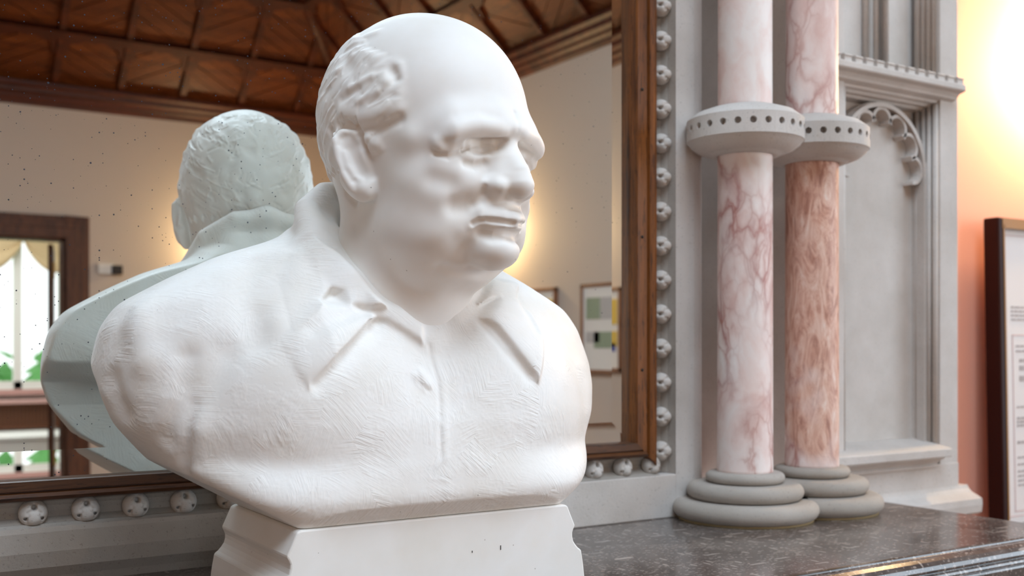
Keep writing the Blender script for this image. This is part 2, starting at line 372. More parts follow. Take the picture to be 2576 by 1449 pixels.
sh('wall_annex', MB().box(-.6, AY - .15, 0, .55, AY, 2.7).box(2.3, AY - .15, 0, 2.7, AY, 2.7).box(.55, AY - .15, 0, 2.3, AY, 1.05).box(.55, AY - .15, 2.5, 2.3, AY, 2.7)
   .box(2.6, AY, 0, 2.7, FY - .15, 2.7).box(-.7, AY - .15, 0, -.6, FY - .15, 2.7), M['white'])
sh('floor_annex', MB().box(-.7, AY - .15, -.1, 2.7, FY - .15, 0), M['floor'])
sh('ceiling_annex', MB().box(-.7, AY - .15, 2.7, 2.7, FY - .15, 2.8), M['white'])
w3 = MB()
for x in (.55, 1.05, 1.45, 1.84, 2.24): w3.box(x, AY - .1, 1.05, x + .07, AY - .03, 2.5)
for z in (1.05, 2.43): w3.box(.55, AY - .1, z, 2.3, AY - .03, z + .07)
wn = struct(w3.build('window_4', M['white']))
struct(MB().box(.5, AY, 1.0, 2.35, AY + .12, 1.05).build('trim_3', M['sill_pink']))
# scalloped blind: three swags with folds
val = thing('window_valance', (1.4, AY + .06, 2.2), 'cream scalloped swag valance across the top of the bright bay window', 'curtain')
for i in range(3):
    x0 = .40 + i * .56; mb = MB(); V = []; F = []; nu, nv = 14, 10
    for a in range(nu + 1):
        for q in range(nv + 1):
            s, v = a / nu, q / nv
            drop = .06 + .26 * math.sin(PI * s) ** .7
            V.append((x0 + s * .56, AY + .06 + .018 * math.sin(v * 5 * PI + 2 * math.sin(PI * s)) * (v ** .5), 2.5 - v * drop * (1 + .12 * math.sin(PI * s))))
    F = [(a * (nv + 1) + q, (a + 1) * (nv + 1) + q, (a + 1) * (nv + 1) + q + 1, a * (nv + 1) + q + 1) for a in range(nu) for q in range(nv)]
    o = mb.add(V, F, True).build('swag', M['curtain'], val); md = o.modifiers.new('cloth', 'SOLIDIFY'); md.thickness = .006
rad = thing('radiator_casing', (1.4, AY + .2, 0), 'brown slatted radiator casing below the bay window', 'radiator')
MB().box(.5, AY + .02, .93, 2.35, AY + .34, .96).build('top_board', M['sill_pink'], rad)
MB().box(.52, AY + .02, .70, 2.33, AY + .26, .93).build('casing', M['radiator'], rad)
mbs = MB().box(-.006, 0, .74, .006, .012, .91).build('slat', M['door'], rad); mbs.location = (.56, AY + .262, 0); mbs.matrix_parent_inverse = Matrix.Translation(-Vector(rad.location))
for i in range(1, 58): inst('slat', mbs, rad, (.56 + i * .031, AY + .262, 0))
tb = thing('white_table', (1.3, -8.9, 0), 'white clothed table standing in front of the brown radiator casing', 'table')
MB().box(.55, -9.2, .66, 2.2, -8.5, .69).build('table_top', M['white'], tb, .004)
MB().box(.56, -9.19, .06, 2.19, -8.51, .655).build('table_cloth', M['white'], tb, .01)
struct(MB().box(-14, -40, -.4, 18, AY - .2, -.3).build('ground', M['lawn']))
for i in range(5):
    R_ = random.Random(i); h = thing('garden_shrub', (-2.4 + i * 2.6, -15 - R_.random() * 2, -.3), ('leftmost', 'second from left', 'middle', 'second from right', 'rightmost')[i] + ' rounded green shrub on the lawn outside the bay window', 'shrub', 'shrubs on the lawn')
    mb = MB()
    for q in range(60):
        a, e = R_.uniform(0, 2 * PI), R_.uniform(-.3, 1.4); r = R_.uniform(.75, 1.0)
        c = Vector((r * math.cos(a) * math.cos(e), r * .8 * math.sin(a) * math.cos(e), .8 + r * .75 * math.sin(e))) + h.location
        d1_, d2_ = Vector((R_.uniform(-1, 1), R_.uniform(-1, 1), R_.uniform(-1, 1))).normalized() * .3, Vector((R_.uniform(-1, 1), R_.uniform(-1, 1), R_.uniform(-1, 1))).normalized() * .3
        mb.add([c, c + d1_, c + d1_ + d2_, c + d2_], [(0, 1, 2, 3)])
    mb.tube([h.location, h.location + Vector((0, 0, .8))], .06, 6)
    mb.build('foliage', M['hedge'], h)
# ================================================================= chimneypiece
om = thing('stone_overmantel', (1.0, .1, 0), 'grey carved limestone overmantel around the mirror, with traceried panel at right', 'overmantel')
GX0, GX1, GZ0, GZ1 = -.45, 1.042, 1.319, 2.40          # mirror glass opening
FX0, FX1, FZ0, FZ1 = GX0 - .041, 1.083, 1.2955, GZ1 + .041
# backing behind the mirror and above, jamb to the right with a hollow for the columns
MB().box(-1.0, .022, 0, 1.116, .148, 3.1).build('backing', M['stone'], om)
MB().prism([(FX0 - .5, -.02), (-.5, -.02), (-.5, .02), (FX0 - .5, .02)], 2, 1.2, 3.1).build('jamb', M['stone'], om)
jp = [(1.115, -.02), (1.135, -.0195), (1.155, -.017), (1.172, -.011), (1.185, -.002), (1.195, .010), (1.202, .028), (1.206, .06), (1.208, .29), (1.445, .29), (1.445, .148), (1.499, .148), (1.499, .345), (1.1, .345), (1.1, .155), (1.115, .148)]
MB().prism(jp, 2, 1.2, 3.1).build('jamb', M['stone'], om)
# hollow (cavetto) channel for the ballflowers: right upright and bottom rail
ch = [(0, -.006), (.003, .002), (.009, .007), (.016, .009), (.023, .006), (.029, -.004), (.032, -.02), (.032, .02), (0, .02)]
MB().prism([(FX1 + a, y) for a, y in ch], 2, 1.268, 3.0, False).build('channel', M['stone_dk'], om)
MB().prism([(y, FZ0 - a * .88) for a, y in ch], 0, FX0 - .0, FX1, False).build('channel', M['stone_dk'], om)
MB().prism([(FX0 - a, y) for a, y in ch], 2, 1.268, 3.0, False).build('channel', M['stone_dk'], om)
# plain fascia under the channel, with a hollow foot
MB().prism([(-.02, 1.2674), (-.0215, 1.262), (-.021, 1.24), (-.016, 1.222), (-.006, 1.21), (.0, 1.2), (.02, 1.2), (.02, 1.2674)], 0, -.5, .80).build('fascia', M['stone_dk'], om)  # left stretch in the dark stone, its shade put into the colour
MB().box(.80, -.021, 1.2, 1.115, .02, 1.2674).build('fascia', M['stone'], om, .002)
# ballflowers: hollow globes with three openings round a bulging petal
def ballflower():
    v = Vol((-1.6, -1.6, -.5), (1.6, 1.6, 1.8), .085)
    v.ell((0, 0, .25), (1.25, 1.25, 1.15))
    v.ell((0, -.45, .95), (.62, .55, .55), .2)
    for a in (90, 210, 330):
        q = math.radians(a); r = .62 if a == 90 else .9; rr = .25 if a == 90 else .17
        v.cap([(r * math.cos(q), r * math.sin(q), 2.2, rr), (r * .9 * math.cos(q), r * .9 * math.sin(q), .45, rr * .8)], .06, 'sub')
    v.brush([(0, .35, 1.35), (0, 1.1, .8)], .22, -.22)
    v.brush([(-.55, .1, 1.2), (-.2, .35, 1.3)], .15, -.15); v.brush([(.55, .1, 1.2), (.2, .35, 1.3)], .15, -.15)
    v.brush([(-.45, -.15, 1.2), (-.6, -.75, .9)], .13, -.12); v.brush([(.45, -.15, 1.2), (.6, -.75, .9)], .13, -.12)
    return v.mesh()
# ---------------------------------------------------------------- signed distance sculpting
class Vol:
    def __init__(s, lo, hi, h):
        s.lo = np.array(lo, float); s.h = h
        s.n = np.ceil((np.array(hi) - s.lo) / h).astype(int) + 1
        s.d = np.full(s.n, 50.0, np.float32)
        s.ax = [(s.lo[i] + h * np.arange(s.n[i])).astype(np.float32) for i in range(3)]
    def box(s, lo, hi):
        a = np.clip(np.floor((np.array(lo) - s.lo) / s.h).astype(int), 0, s.n)
        b = np.clip(np.ceil((np.array(hi) - s.lo) / s.h).astype(int) + 1, 0, s.n)
        sl = tuple(slice(int(a[i]), int(b[i])) for i in range(3))
        X = s.ax[0][sl[0]][:, None, None]; Y = s.ax[1][sl[1]][None, :, None]; Z = s.ax[2][sl[2]][None, None, :]
        return sl, X, Y, Z
    def put(s, f, lo, hi, k=0.0, mode='add', pad=None):
        pad = (1.6 * k + 1.0) if pad is None else pad
        sl, X, Y, Z = s.box(np.array(lo) - pad, np.array(hi) + pad)
        b = f(X, Y, Z); a = s.d[sl]
        if a.size == 0: return
        if mode == 'add':
            if k <= 0: s.d[sl] = np.minimum(a, b); return
            h = np.clip(.5 + .5 * (a - b) / k, 0, 1); s.d[sl] = a + (b - a) * h - k * h * (1 - h)
        else:
            b = -b
            if k <= 0: s.d[sl] = np.maximum(a, b); return
            h = np.clip(.5 - .5 * (a - b) / k, 0, 1); s.d[sl] = a + (b - a) * h + k * h * (1 - h)
    def ell(s, c, r, k=0., mode='add', rot=None, mir=False):
        for sg in ((1, -1) if mir else (1,)):
            cc = np.array(c, float) * [sg, 1, 1]
            R = rotm(rot, sg) if rot else np.eye(3)
            ext = np.sqrt(((R * np.array(r)) ** 2).sum(1))
            def f(X, Y, Z, cc=cc, R=R):
                x, y, z = X - cc[0], Y - cc[1], Z - cc[2]
                u = [(R[0, i] * x + R[1, i] * y + R[2, i] * z) for i in range(3)] if rot else [x, y, z]
                k0 = np.sqrt((u[0] / r[0]) ** 2 + (u[1] / r[1]) ** 2 + (u[2] / r[2]) ** 2)
                k1 = np.sqrt((u[0] / r[0] ** 2) ** 2 + (u[1] / r[1] ** 2) ** 2 + (u[2] / r[2] ** 2) ** 2)
                return k0 * (k0 - 1) / np.maximum(k1, 1e-4)
            s.put(f, cc - ext, cc + ext, k, mode)
    def cap(s, pts, k=0., mode='add', mir=False):          # tapered chain, pts = (x,y,z,r)
        for sg in ((1, -1) if mir else (1,)):
            P = np.array(pts, float) * [sg, 1, 1, 1]
            lo = (P[:, :3] - P[:, 3:]).min(0); hi = (P[:, :3] + P[:, 3:]).max(0)
            def f(X, Y, Z, P=P):
                o = None
                for a, b in zip(P[:-1], P[1:]):
                    v = b[:3] - a[:3]; L = max(float(v @ v), 1e-6)
                    t = np.clip(((X - a[0]) * v[0] + (Y - a[1]) * v[1] + (Z - a[2]) * v[2]) / L, 0, 1)
                    q = np.sqrt((X - a[0] - t * v[0]) ** 2 + (Y - a[1] - t * v[1]) ** 2 + (Z - a[2] - t * v[2]) ** 2) - (a[3] + t * (b[3] - a[3]))
                    o = q if o is None else np.minimum(o, q)
                return o
            s.put(f, lo, hi, k, mode)
    def brush(s, pts, r, amt, mir=False):                   # raise (amt>0) or carve (amt<0) along a line
        for sg in ((1, -1) if mir else (1,)):
            P = np.array(pts, float).reshape(-1, 3) * [sg, 1, 1]
            if len(P) == 1: P = np.vstack([P, P + 1e-3])
            sl, X, Y, Z = s.box(P.min(0) - 2.3 * r, P.max(0) + 2.3 * r)
            o = None
            for a, b in zip(P[:-1], P[1:]):
                v = b - a; L = max(float(v @ v), 1e-6)
                t = np.clip(((X - a[0]) * v[0] + (Y - a[1]) * v[1] + (Z - a[2]) * v[2]) / L, 0, 1)
                q = (X - a[0] - t * v[0]) ** 2 + (Y - a[1] - t * v[1]) ** 2 + (Z - a[2] - t * v[2]) ** 2
                o = q if o is None else np.minimum(o, q)
            if o is not None and o.size: s.d[sl] -= (amt * np.exp(-o / (r * r))).astype(np.float32)
    def blur(s, n=2):
        for _ in range(n):
            for ax in range(3):
                a = np.moveaxis(s.d, ax, 0); b = a.copy()
                b[1:-1] = .25 * a[:-2] + .5 * a[1:-1] + .25 * a[2:]
                s.d = np.ascontiguousarray(np.moveaxis(b, 0, ax))
    def sample(s, p):
        g = (np.asarray(p) - s.lo) / s.h; g = np.clip(g, 0, s.n - 1.001); i = g.astype(int); f = g - i
        o = 0
        for a in (0, 1):
            for b in (0, 1):
                for c in (0, 1):
                    w = (f[..., 0] if a else 1 - f[..., 0]) * (f[..., 1] if b else 1 - f[..., 1]) * (f[..., 2] if c else 1 - f[..., 2])
                    o = o + w * s.d[i[..., 0] + a, i[..., 1] + b, i[..., 2] + c]
        return o
    def mesh(s):
        d = s.d; ins = d < 0
        nx, ny, nz = d.shape
        m = np.zeros((nx - 1, ny - 1, nz - 1), np.int8)
        for a in (0, 1):
            for b in (0, 1):
                for c in (0, 1): m += ins[a:nx - 1 + a, b:ny - 1 + b, c:nz - 1 + c]
        act = np.argwhere((m > 0) & (m < 8))
        idx = np.full(m.shape, -1, np.int64); idx[tuple(act.T)] = np.arange(len(act))
        acc = np.zeros((len(act), 3)); cnt = np.zeros(len(act))
        cor = [(a, b, c) for a in (0, 1) for b in (0, 1) for c in (0, 1)]
        val = {q: d[act[:, 0] + q[0], act[:, 1] + q[1], act[:, 2] + q[2]] for q in cor}
        for q in cor:
            for ax in range(3):
                if q[ax] == 0:
                    q2 = list(q); q2[ax] = 1; q2 = tuple(q2); va, vb = val[q], val[q2]
                    c = (va < 0) != (vb < 0)
                    t = np.where(c, va / np.where(c, va - vb, 1), 0)
                    p = np.tile(np.array(q, float), (len(act), 1)); p[:, ax] += t
                    acc[c] += p[c]; cnt[c] += 1
        V = s.lo + s.h * (act + acc / cnt[:, None])
        Q = []
        for ax in range(3):
            u, v = (ax + 1) % 3, (ax + 2) % 3
            A = [slice(None)] * 3; B = [slice(None)] * 3; A[ax] = slice(0, -1); B[ax] = slice(1, None)
            e = np.argwhere(ins[tuple(A)] != ins[tuple(B)])
            e = e[(e[:, u] > 0) & (e[:, v] > 0) & (e[:, u] < d.shape[u] - 1) & (e[:, v] < d.shape[v] - 1)]
            def at(du, dv):
                w = e.copy(); w[:, u] += du; w[:, v] += dv; return idx[tuple(w.T)]
            q = np.stack([at(-1, -1), at(0, -1), at(0, 0), at(-1, 0)], 1)
            fl = ~ins[tuple(e.T)]; q[fl] = q[fl][:, ::-1]
            Q.append(q)
        Q = np.concatenate(Q); Q = Q[(Q >= 0).all(1)]
        return V, Q
def rotm(rot, sg=1):
    ax, ay, az = [math.radians(a) for a in rot]; ay *= sg; az *= sg
    cx, sx, cy, sy, cz, sz = math.cos(ax), math.sin(ax), math.cos(ay), math.sin(ay), math.cos(az), math.sin(az)
    return np.array([[cz, -sz, 0], [sz, cz, 0], [0, 0, 1]]) @ np.array([[cy, 0, sy], [0, 1, 0], [-sy, 0, cy]]) @ np.array([[1, 0, 0], [0, cx, -sx], [0, sx, cx]])
def head_base(h=0.15):
    v = Vol((-12.5, -14, -36), (12.5, 17, 1.2), h)
    v.ell((0, -0.75, -11.45), (9.25, 11.1, 11.1))
    v.ell((0, 3.5, -12.2), (8.0, 8.4, 9.4), 2.5)
    v.ell((0, 3.6, -18.0), (7.9, 7.6, 9.0), 2.0)
    v.ell((4.3, 6.2, -19.6), (3.9, 4.2, 4.2), 1.5, mir=True)
    v.ell((4.4, 4.4, -23.2), (4.1, 4.8, 4.0), 1.5, mir=True)
    v.cap([(0, -1.5, -19, 7.0), (0, -2.6, -28, 7.3), (0, -3.8, -38, 7.4)], 2.5)
    v.ell((0, 4.0, -26.3), (5.4, 4.6, 2.6), 2.0)
    v.ell((0, 9.9, -25.4), (2.7, 2.6, 2.0), 1.2)
    v.ell((0, 8.6, -22.2), (4.2, 3.6, 3.4), 1.2)
    # brow
    v.cap([(-7.2, 6.6, -15.2, 1.2), (-5.2, 9.6, -13.8, 1.6), (-1.5, 11.15, -13.3, 1.5)], 2.0, mir=True)
    v.blur(int(round((.55 / h) ** 2 * .8)))
    v.ell((2.95, 12.6, -15.8), (2.75, 3.0, 1.1), 0.45, 'sub', rot=(0, 6, 0), mir=True)
    # nose
    v.cap([(0, 10.9, -14.4, 1.0), (0, 11.9, -16.0, 0.9), (0, 13.1, -18.1, 1.1), (0, 13.2, -19.2, 1.45)], 0.8)
    v.cap([(.5, 10.6, -15.6, 1.0), (.75, 11.3, -17.2, 1.2), (.95, 11.7, -18.7, 1.4)], 1.2, mir=True)
    v.ell((1.6, 11.0, -19.6), (1.05, 2.0, 1.15), 0.6, rot=(0, 0, -14), mir=True)
    # eyes
    v.ell((3.2, 8.8, -16.5), (2.3, 1.55, 1.5), 0.4, mir=True)
    # lips
    v.cap([(-3.3, 9.9, -23.1, .25), (-2.4, 11.0, -22.55, .4), (-1.2, 12.0, -22.3, .45), (0, 12.45, -22.45, .45)], 0.7, mir=True)
    v.cap([(-2.9, 10.1, -23.35, .25), (-2.0, 11.2, -23.1, .42), (-1.0, 12.05, -23.1, .5), (0, 12.25, -23.2, .52)], 0.45, mir=True)
    v.blur(int(round(2 * (.12 / h) ** 2)))
    # ear
    v.ell((8.9, -0.4, -17.0), (1.1, 2.1, 3.9), 0.5, rot=(22, 0, 20), mir=True)
    return v
def hair_mask(X, Y, Z):
    x, y, z = X, Y + 1, Z + 12
    az = np.degrees(np.arctan2(np.abs(x) + 0 * y, y)); el = np.degrees(np.arctan2(z + 0 * x + 0 * y, np.sqrt(x * x + y * y)))
    b = np.interp(el, [-40, -32, -26, -20, -15, -9, -3, 3, 14, 24, 35, 45, 60], [120, 96, 66, 62, 58, 55, 52, 47, 53, 55, 67, 82, 120])
    lo = np.interp(az, [55, 64, 70, 76, 80, 97, 100, 110, 125, 180], [-17, -27, -25, -18, -6, -2, -16, -32, -30, -26])
    m = np.clip((az - b - 2.5 * np.sin(el * .35) - 1.0 * np.sin(el * .9 + az * .5)) / 14, 0, 1) * np.clip((el - lo - 2 * np.sin(az * .5) - 1.2 * np.sin(az * 1.1)) / 4 + .5, 0, 1) * np.clip((75 - el) / 25, 0, 1)
    return m * m * (3 - 2 * m)
def hair_field(v):
    sl, X, Y, Z = v.box((-12, -14, -24), (12, 8, 0))
    v.d[sl] = v.d[sl] - (0.32 * hair_mask(X, Y, Z)).astype(np.float32)
def surf(v, az, el):
    r = np.linspace(5, 14, 200); a, e = math.radians(az), math.radians(el)
    P = np.array([0, -1, -12.]) + r[:, None] * np.array([-math.sin(a) * math.cos(e), math.cos(a) * math.cos(e), math.sin(e)])
    d = v.sample(P); i = int(np.argmax(d > 0)); return P[i]
def hair_strokes(v, seed=4):
    R = np.random.default_rng(seed)
    for i in range(520):
        az = R.uniform(48, 312); el = R.uniform(-26, 62)
        q = az if az < 180 else 360 - az
        b = np.interp(el, [-26, -15, -3, 3, 14, 24, 35, 45, 60], [66, 58, 50, 46, 52, 54, 66, 80, 120])
        lo = np.interp(q, [55, 64, 70, 76, 80, 97, 100, 110, 125, 180], [-14, -24, -22, -14, -2, 2, -10, -24, -24, -20])
        if q < b + 2 or el < lo: continue
        sgn = 1 if az < 180 else -1
        big = R.uniform() < .3
        pts = []
        L = R.uniform(5, 12) if big else R.uniform(5, 16); bend = R.uniform(-.6, .8); sl = R.uniform(.35, 1.1)
        for t in np.linspace(0, 1, 4):
            da = sgn * L * t * (sl + bend * t) * (1 if q < 150 else .4 * R.choice([-1, 1])); de = -L * t * .75
            pts.append(surf(v, az + da, max(el + de, lo - 3)))
        if big: v.brush(pts, R.uniform(.45, .85), R.choice([-1, 1]) * R.uniform(.06, .15))
        else: v.brush(pts, R.uniform(.12, .26), R.choice([-1, 1]) * R.uniform(.03, .09))
def ears(v):
    for sg in (1, -1):
        pass
HEAD_STROKES = [
 ([(0.13,12.54,-12.21),(0,12.69,-13.82)],0.3,-0.15,0),
 ([(-6.22,10.75,-14.27),(-4.3,11.77,-13.66),(-2.21,12.46,-14.02)],0.9,0.28,1),
 ([(-6.29,10.82,-13.33),(-4.14,11.89,-12.9),(-2.01,12.78,-13.43)],0.7,-0.12,1),
 ([(-6.11,10.65,-14.99),(-3.85,11.63,-14.77),(-1.48,12.58,-14.38)],0.45,0.15,1),
 ([(-3.92,10.08,-15.57),(-2.36,10.07,-15.23),(-1.73,10.9,-15.24)],0.5,0.3,1),
 ([(-6.96,9.16,-15.68),(-6.17,9.59,-16.21)],0.9,0.35,1),
 ([(-2.88,10.27,-15.98),(-1.83,10.47,-15.86)],0.45,0.2,1),
 ([(-7.1,8.77,-16.62),(-6.29,9.6,-16.97),(-5.12,10.25,-16.4)],0.33,-0.28,1),
 ([(-4.9,10.05,-16.35),(-4.06,10.31,-15.88),(-2.69,10.36,-15.62),(-1.78,11.14,-15.58)],0.2,-0.25,1),
 ([(-4.78,10.2,-16.69),(-3.82,10.6,-16.9),(-2.51,10.96,-16.62)],0.4,0.2,1),
 ([(-4.75,10.32,-17.6),(-3.85,10.63,-17.74),(-2.85,11,-17.31)],0.45,-0.28,1),
 ([(-7.32,8.73,-19.1),(-6.35,9.76,-19.46)],1.1,-0.4,1),
 ([(-6.87,8.82,-17.75),(-5.43,10.02,-18.18)],1.3,0.25,1),
 ([(-3.66,10.71,-19.24)],1.3,0.4,1),
 ([(-4.48,10.18,-21.43),(-5.44,9.78,-21.54)],0.95,-0.5,1),
 ([(-3.19,10.9,-20.84),(-3.63,10.43,-21.18)],0.5,-0.3,1),
 ([(-4.85,9.5,-23.04)],1.4,0.15,1),
 ([(-2.56,12.5,-19.47),(-2.27,12.85,-19.66)],0.7,0.3,1),
 ([(-3.06,11.44,-19.62),(-2.9,11.1,-20.25)],0.35,-0.25,1),
 ([(-3.61,10.46,-23.12),(-3.25,10.9,-22.81),(-2.85,11.31,-22.69),(-1.74,12.11,-22.81),(-0.51,12.76,-22.94)],0.24,-0.4,1),
 ([(-2.99,11.13,-22.09),(-1.89,11.93,-21.97),(-0.66,12.65,-22.14)],0.6,0.18,1),
 ([(-3.14,11.11,-22.44),(-2.35,11.83,-22.35),(-1.17,12.57,-22.52),(-0.22,13.03,-22.55)],0.25,0.14,1),
 ([(-2.74,10.76,-23.94),(-1.91,11.45,-24.26),(-0.06,12.15,-24.09)],0.6,-0.42,1),
 ([(-9.13,-3.78,-13.13),(-9.83,-2.86,-15.12),(-10.04,-1.67,-17.63),(-7.22,-3.46,-19.3),(-7.34,-2.08,-20.28)],0.45,-0.55,1),
 ([(-8.87,1.04,-15.52),(-8.87,1.43,-16.84),(-8.68,1.74,-18.19)],0.4,-0.4,1),
 ([(-9.03,0.48,-14.43),(-8.78,0.77,-15.4)],0.35,-0.3,1),
 ([(-10.05,-1.84,-14.5),(-9.76,-1.18,-13.87),(-9.32,-0.34,-13.87),(-8.98,0.31,-14.68)],0.4,0.22,1),
 ([(-10.2,-1.78,-14.91),(-9.9,-1.42,-17.25),(-9.64,-0.27,-19.27)],0.45,0.2,1),
 ([(-9.96,-0.96,-14.59),(-10.09,-0.58,-16.39),(-10.01,-0.32,-17.57),(-9.66,0.32,-18.56)],0.4,-0.35,1),
 ([(-9.72,0.1,-15.65),(-9.6,0.54,-16.84),(-9.29,1.16,-18.06)],0.75,-0.9,1),
 ([(-9.78,-0.81,-15.94),(-9.78,-0.58,-17.13),(-9.46,0.1,-18.32),(-9.09,0.71,-18.6)],0.35,0.3,1),
 ([(-9.01,1.19,-19.72),(-8.74,1.35,-20.02)],0.8,0.22,1),
 ([(-6.81,10.04,-14.72),(-6.35,10.67,-14.95)],0.8,0.25,1),
 ([(-6.44,10.95,-14.78),(-3.99,12,-14.24),(-0.52,12.67,-13.79)],0.75,0.32,1),
 ([(-4.8,10.87,-15.38),(-2.75,10.66,-14.98),(-1.71,11.69,-14.91)],0.35,-0.25,1),
 ([(-1.26,12,-14.96),(-1.44,11.55,-15.55)],0.5,-0.25,1),
 ([(-6.96,9.93,-15.28),(-7.37,9.29,-15.64)],0.6,0.2,1),
 ([(-9.47,-1.51,-11.79),(-9.43,0.91,-12.5),(-9.19,3.72,-12.54),(-8.53,5.2,-12.18)],0.9,0.35,1),
 ([(-9.24,-2,-12.87),(-9.2,0.27,-13.31)],0.45,-0.4,1),
 ([(-9.32,1.19,-13.99),(-9.04,3.29,-13.75),(-8.49,5.32,-13.25)],0.6,-0.35,1),
 ([(-9.1,1.69,-14.59),(-8.81,2.65,-15.47)],0.6,0.3,1),
 ([(-8.58,-2.28,-6.33),(-8.82,-1.19,-7.35)],0.9,-0.3,1),
 ([(-8.38,4.24,-8.45),(-8.37,4.87,-9.31)],0.6,-0.28,1),
 ([(-7.93,4.86,-7.97),(-8.04,5.34,-9.39),(-8.53,5.2,-10.6)],0.5,0.2,1),
 ([(-9.35,-0.6,-9.57),(-9.06,2.2,-8.79)],0.4,0.22,1),
 ([(-9.42,-1.68,-10.51),(-9.42,0.62,-9.88)],0.45,-0.2,1),
 ([(-9.58,0.8,-11.09),(-9.23,3.21,-10.43)],0.4,0.2,1),
 ([(-6.99,-2.64,-3.94),(-6.5,0.32,-3.66)],0.5,0.18,1),
 ([(-7.77,-3.43,-5.25),(-7.57,-1.13,-4.66)],0.35,-0.2,1),
 ([(-9.33,-0.27,-15.74),(-9.19,0.2,-16.86),(-8.92,0.76,-17.89)],0.6,-0.5,1),
 ([(-9.71,-0.66,-14.4),(-9.3,-0.08,-14.99)],0.7,-0.45,1),
 ([(-10.31,-1.84,-14.53),(-10.27,-1.41,-16.52),(-10.02,-0.65,-18.31),(-9.55,0.08,-19.68)],0.35,0.25,1),
 ([(-8.25,7.3,-15.9),(-8.07,7.9,-14.64)],1.6,-0.25,1),
 ([(-8.29,5.49,-19.09)],2,0.15,1),
 ([(-7.68,7.53,-22.4),(-8.22,5.42,-24.17)],2.2,-0.2,1),
 ([(-5.92,8.43,-24.57),(-4.41,8.05,-25.96)],1.6,0.2,1),
 ([(-4.32,9.53,-23.94)],0.8,0.15,1),
 ([(-4.5,7.09,-27.14),(-1.23,7.76,-27.7),(1.63,8.15,-27.33)],0.7,-0.25,1),
 ([(-5.42,4.23,-27.76),(-2.87,5.01,-28.85)],1.5,0.2,1),
 ([(-3.91,10.17,-15.92),(-2.69,10.36,-15.85),(-1.73,10.9,-15.7)],0.45,0.35,1),
 ([(-7.17,9.3,-16.17)],0.5,0.25,1),
 ([(-6.6,10.6,-15.31)],0.5,0.3,1),
 ([(-2.97,11.16,-19.58)],0.35,0.1,1),
 ([(-2.94,11.43,-19.38)],0.4,0.22,1),
]
def build_head(h):
    v = head_base(h); hair_field(v); hair_strokes(v)
    for P, r, a, m in HEAD_STROKES: v.brush(P, r, a, bool(m))
    return v
HEAD_H=0.11; TORSO_H=0.2
HEAD_S=1.0265
HEAD_O=[0.53424, -0.27739, 1.82476]
def head_basis():
    p=math.radians(18); return np.array([[math.cos(p),math.sin(p),0],[math.sin(p),-math.cos(p),0],[0,0,1]])
PB=0.0; TORSO_O=[0.5184, -0.256, 1.297]
def torso_basis():
    return np.array([[math.cos(PB),math.sin(PB),0],[math.sin(PB),-math.cos(PB),0],[0,0,1]])
ZK=[-1, 0, 2.3, 5.3, 9.4, 12.5, 15, 19, 21.5, 24.5, 27, 29]
WK=[15.5, 16.6, 20.0, 24.4, 28.0, 29.2, 29.2, 28.1, 26.4, 21.0, 15.5, 8]
FK=[9.6, 10.4, 11.2, 10.9, 10.2, 9.0, 8.0, 6.0, 4.4, 2.0, 0, -2]
CK=[0, 0, -1.5, -5.5, -10, -11.5, -11.8, -11.6, -11.4, -11, -10.5, -10]
BK=[-9.3, -9.3, -9.2, -9.0, -8.9, -9.6, -14.0, -14.4, -14.4, -14.2, -14.0, -13.6]
def torso_base(h):
    v=Vol((-33,-17,-1),(33,16,38),h)
    X=v.ax[0][:,None,None];Y=v.ax[1][None,:,None];z=v.ax[2]
    g=lambda K:np.interp(z,ZK,K).astype(np.float32)[None,None,:]
    w,f,c,b=g(WK),g(FK),g(CK),g(BK)
    t=np.clip(z/6.5,0,1);t=(t*t*(3-2*t)).astype(np.float32)[None,None,:]
    hd=f-c;e1=5.5-3.1*t
    q=((np.abs(X)/w)**e1+(np.abs(Y-c)/hd)**e1)**(1/e1)
    v.d=np.maximum(np.maximum((q-1)*hd*.7,b-Y),z[None,None,:]-29.5).astype(np.float32)
    v.blur(int(round((.8/h)**2*.8)))
    v.d=np.maximum(v.d,(b-Y+.3)*.9).astype(np.float32)
    v.ell((0,-15.2,6.6),(26,8.6,8.3),1.0,'sub')
    # breasts
    v.ell((9.2,3.3,11.2),(9.6,6.0,8.6),3.0,mir=True)
    # trapezius and collar roll
    v.cap([(-4,-8.5,26,5.2),(-14,-9.5,21.3,4.6),(-23,-10.5,16.5,3.8)],3,mir=True)
    P=COLLAR
    v.cap(P,1.6,mir=True)
    v.cap([(-7.8,-4.4,26.4,2.1),(-8.4,-7,24,3.6)],1.8,mir=True)
    v.cap([(-4.2,-9.6,30.6,2.4),(-5.5,-9.4,25,4.4)],2.0,mir=True)
    v.cap([(0,-10.4,31,2.4),(0,-10,25,4.4)],2.0)
    # tooled chamfer above the foot, square to the plinth
    c9,s9=math.cos(PB),math.sin(PB); z3=v.ax[2][None,None,:]
    U=X; W=Y
    v.d=np.maximum(v.d,np.maximum((np.abs(U)-14.8-1.75*z3)*.5,(W-9.3-1.0*z3)*.7)).astype(np.float32)
    v.d=np.maximum(v.d,-z3+0*X+0*Y).astype(np.float32)
    # neck well
    v.cap([(1.5,-3.4,38,7.4),(1.4,-3.0,27.5,6.2),(.4,1.7,19.2,3.0),(-.2,4.9,16.2,1.2)],.6,'sub')
    return v
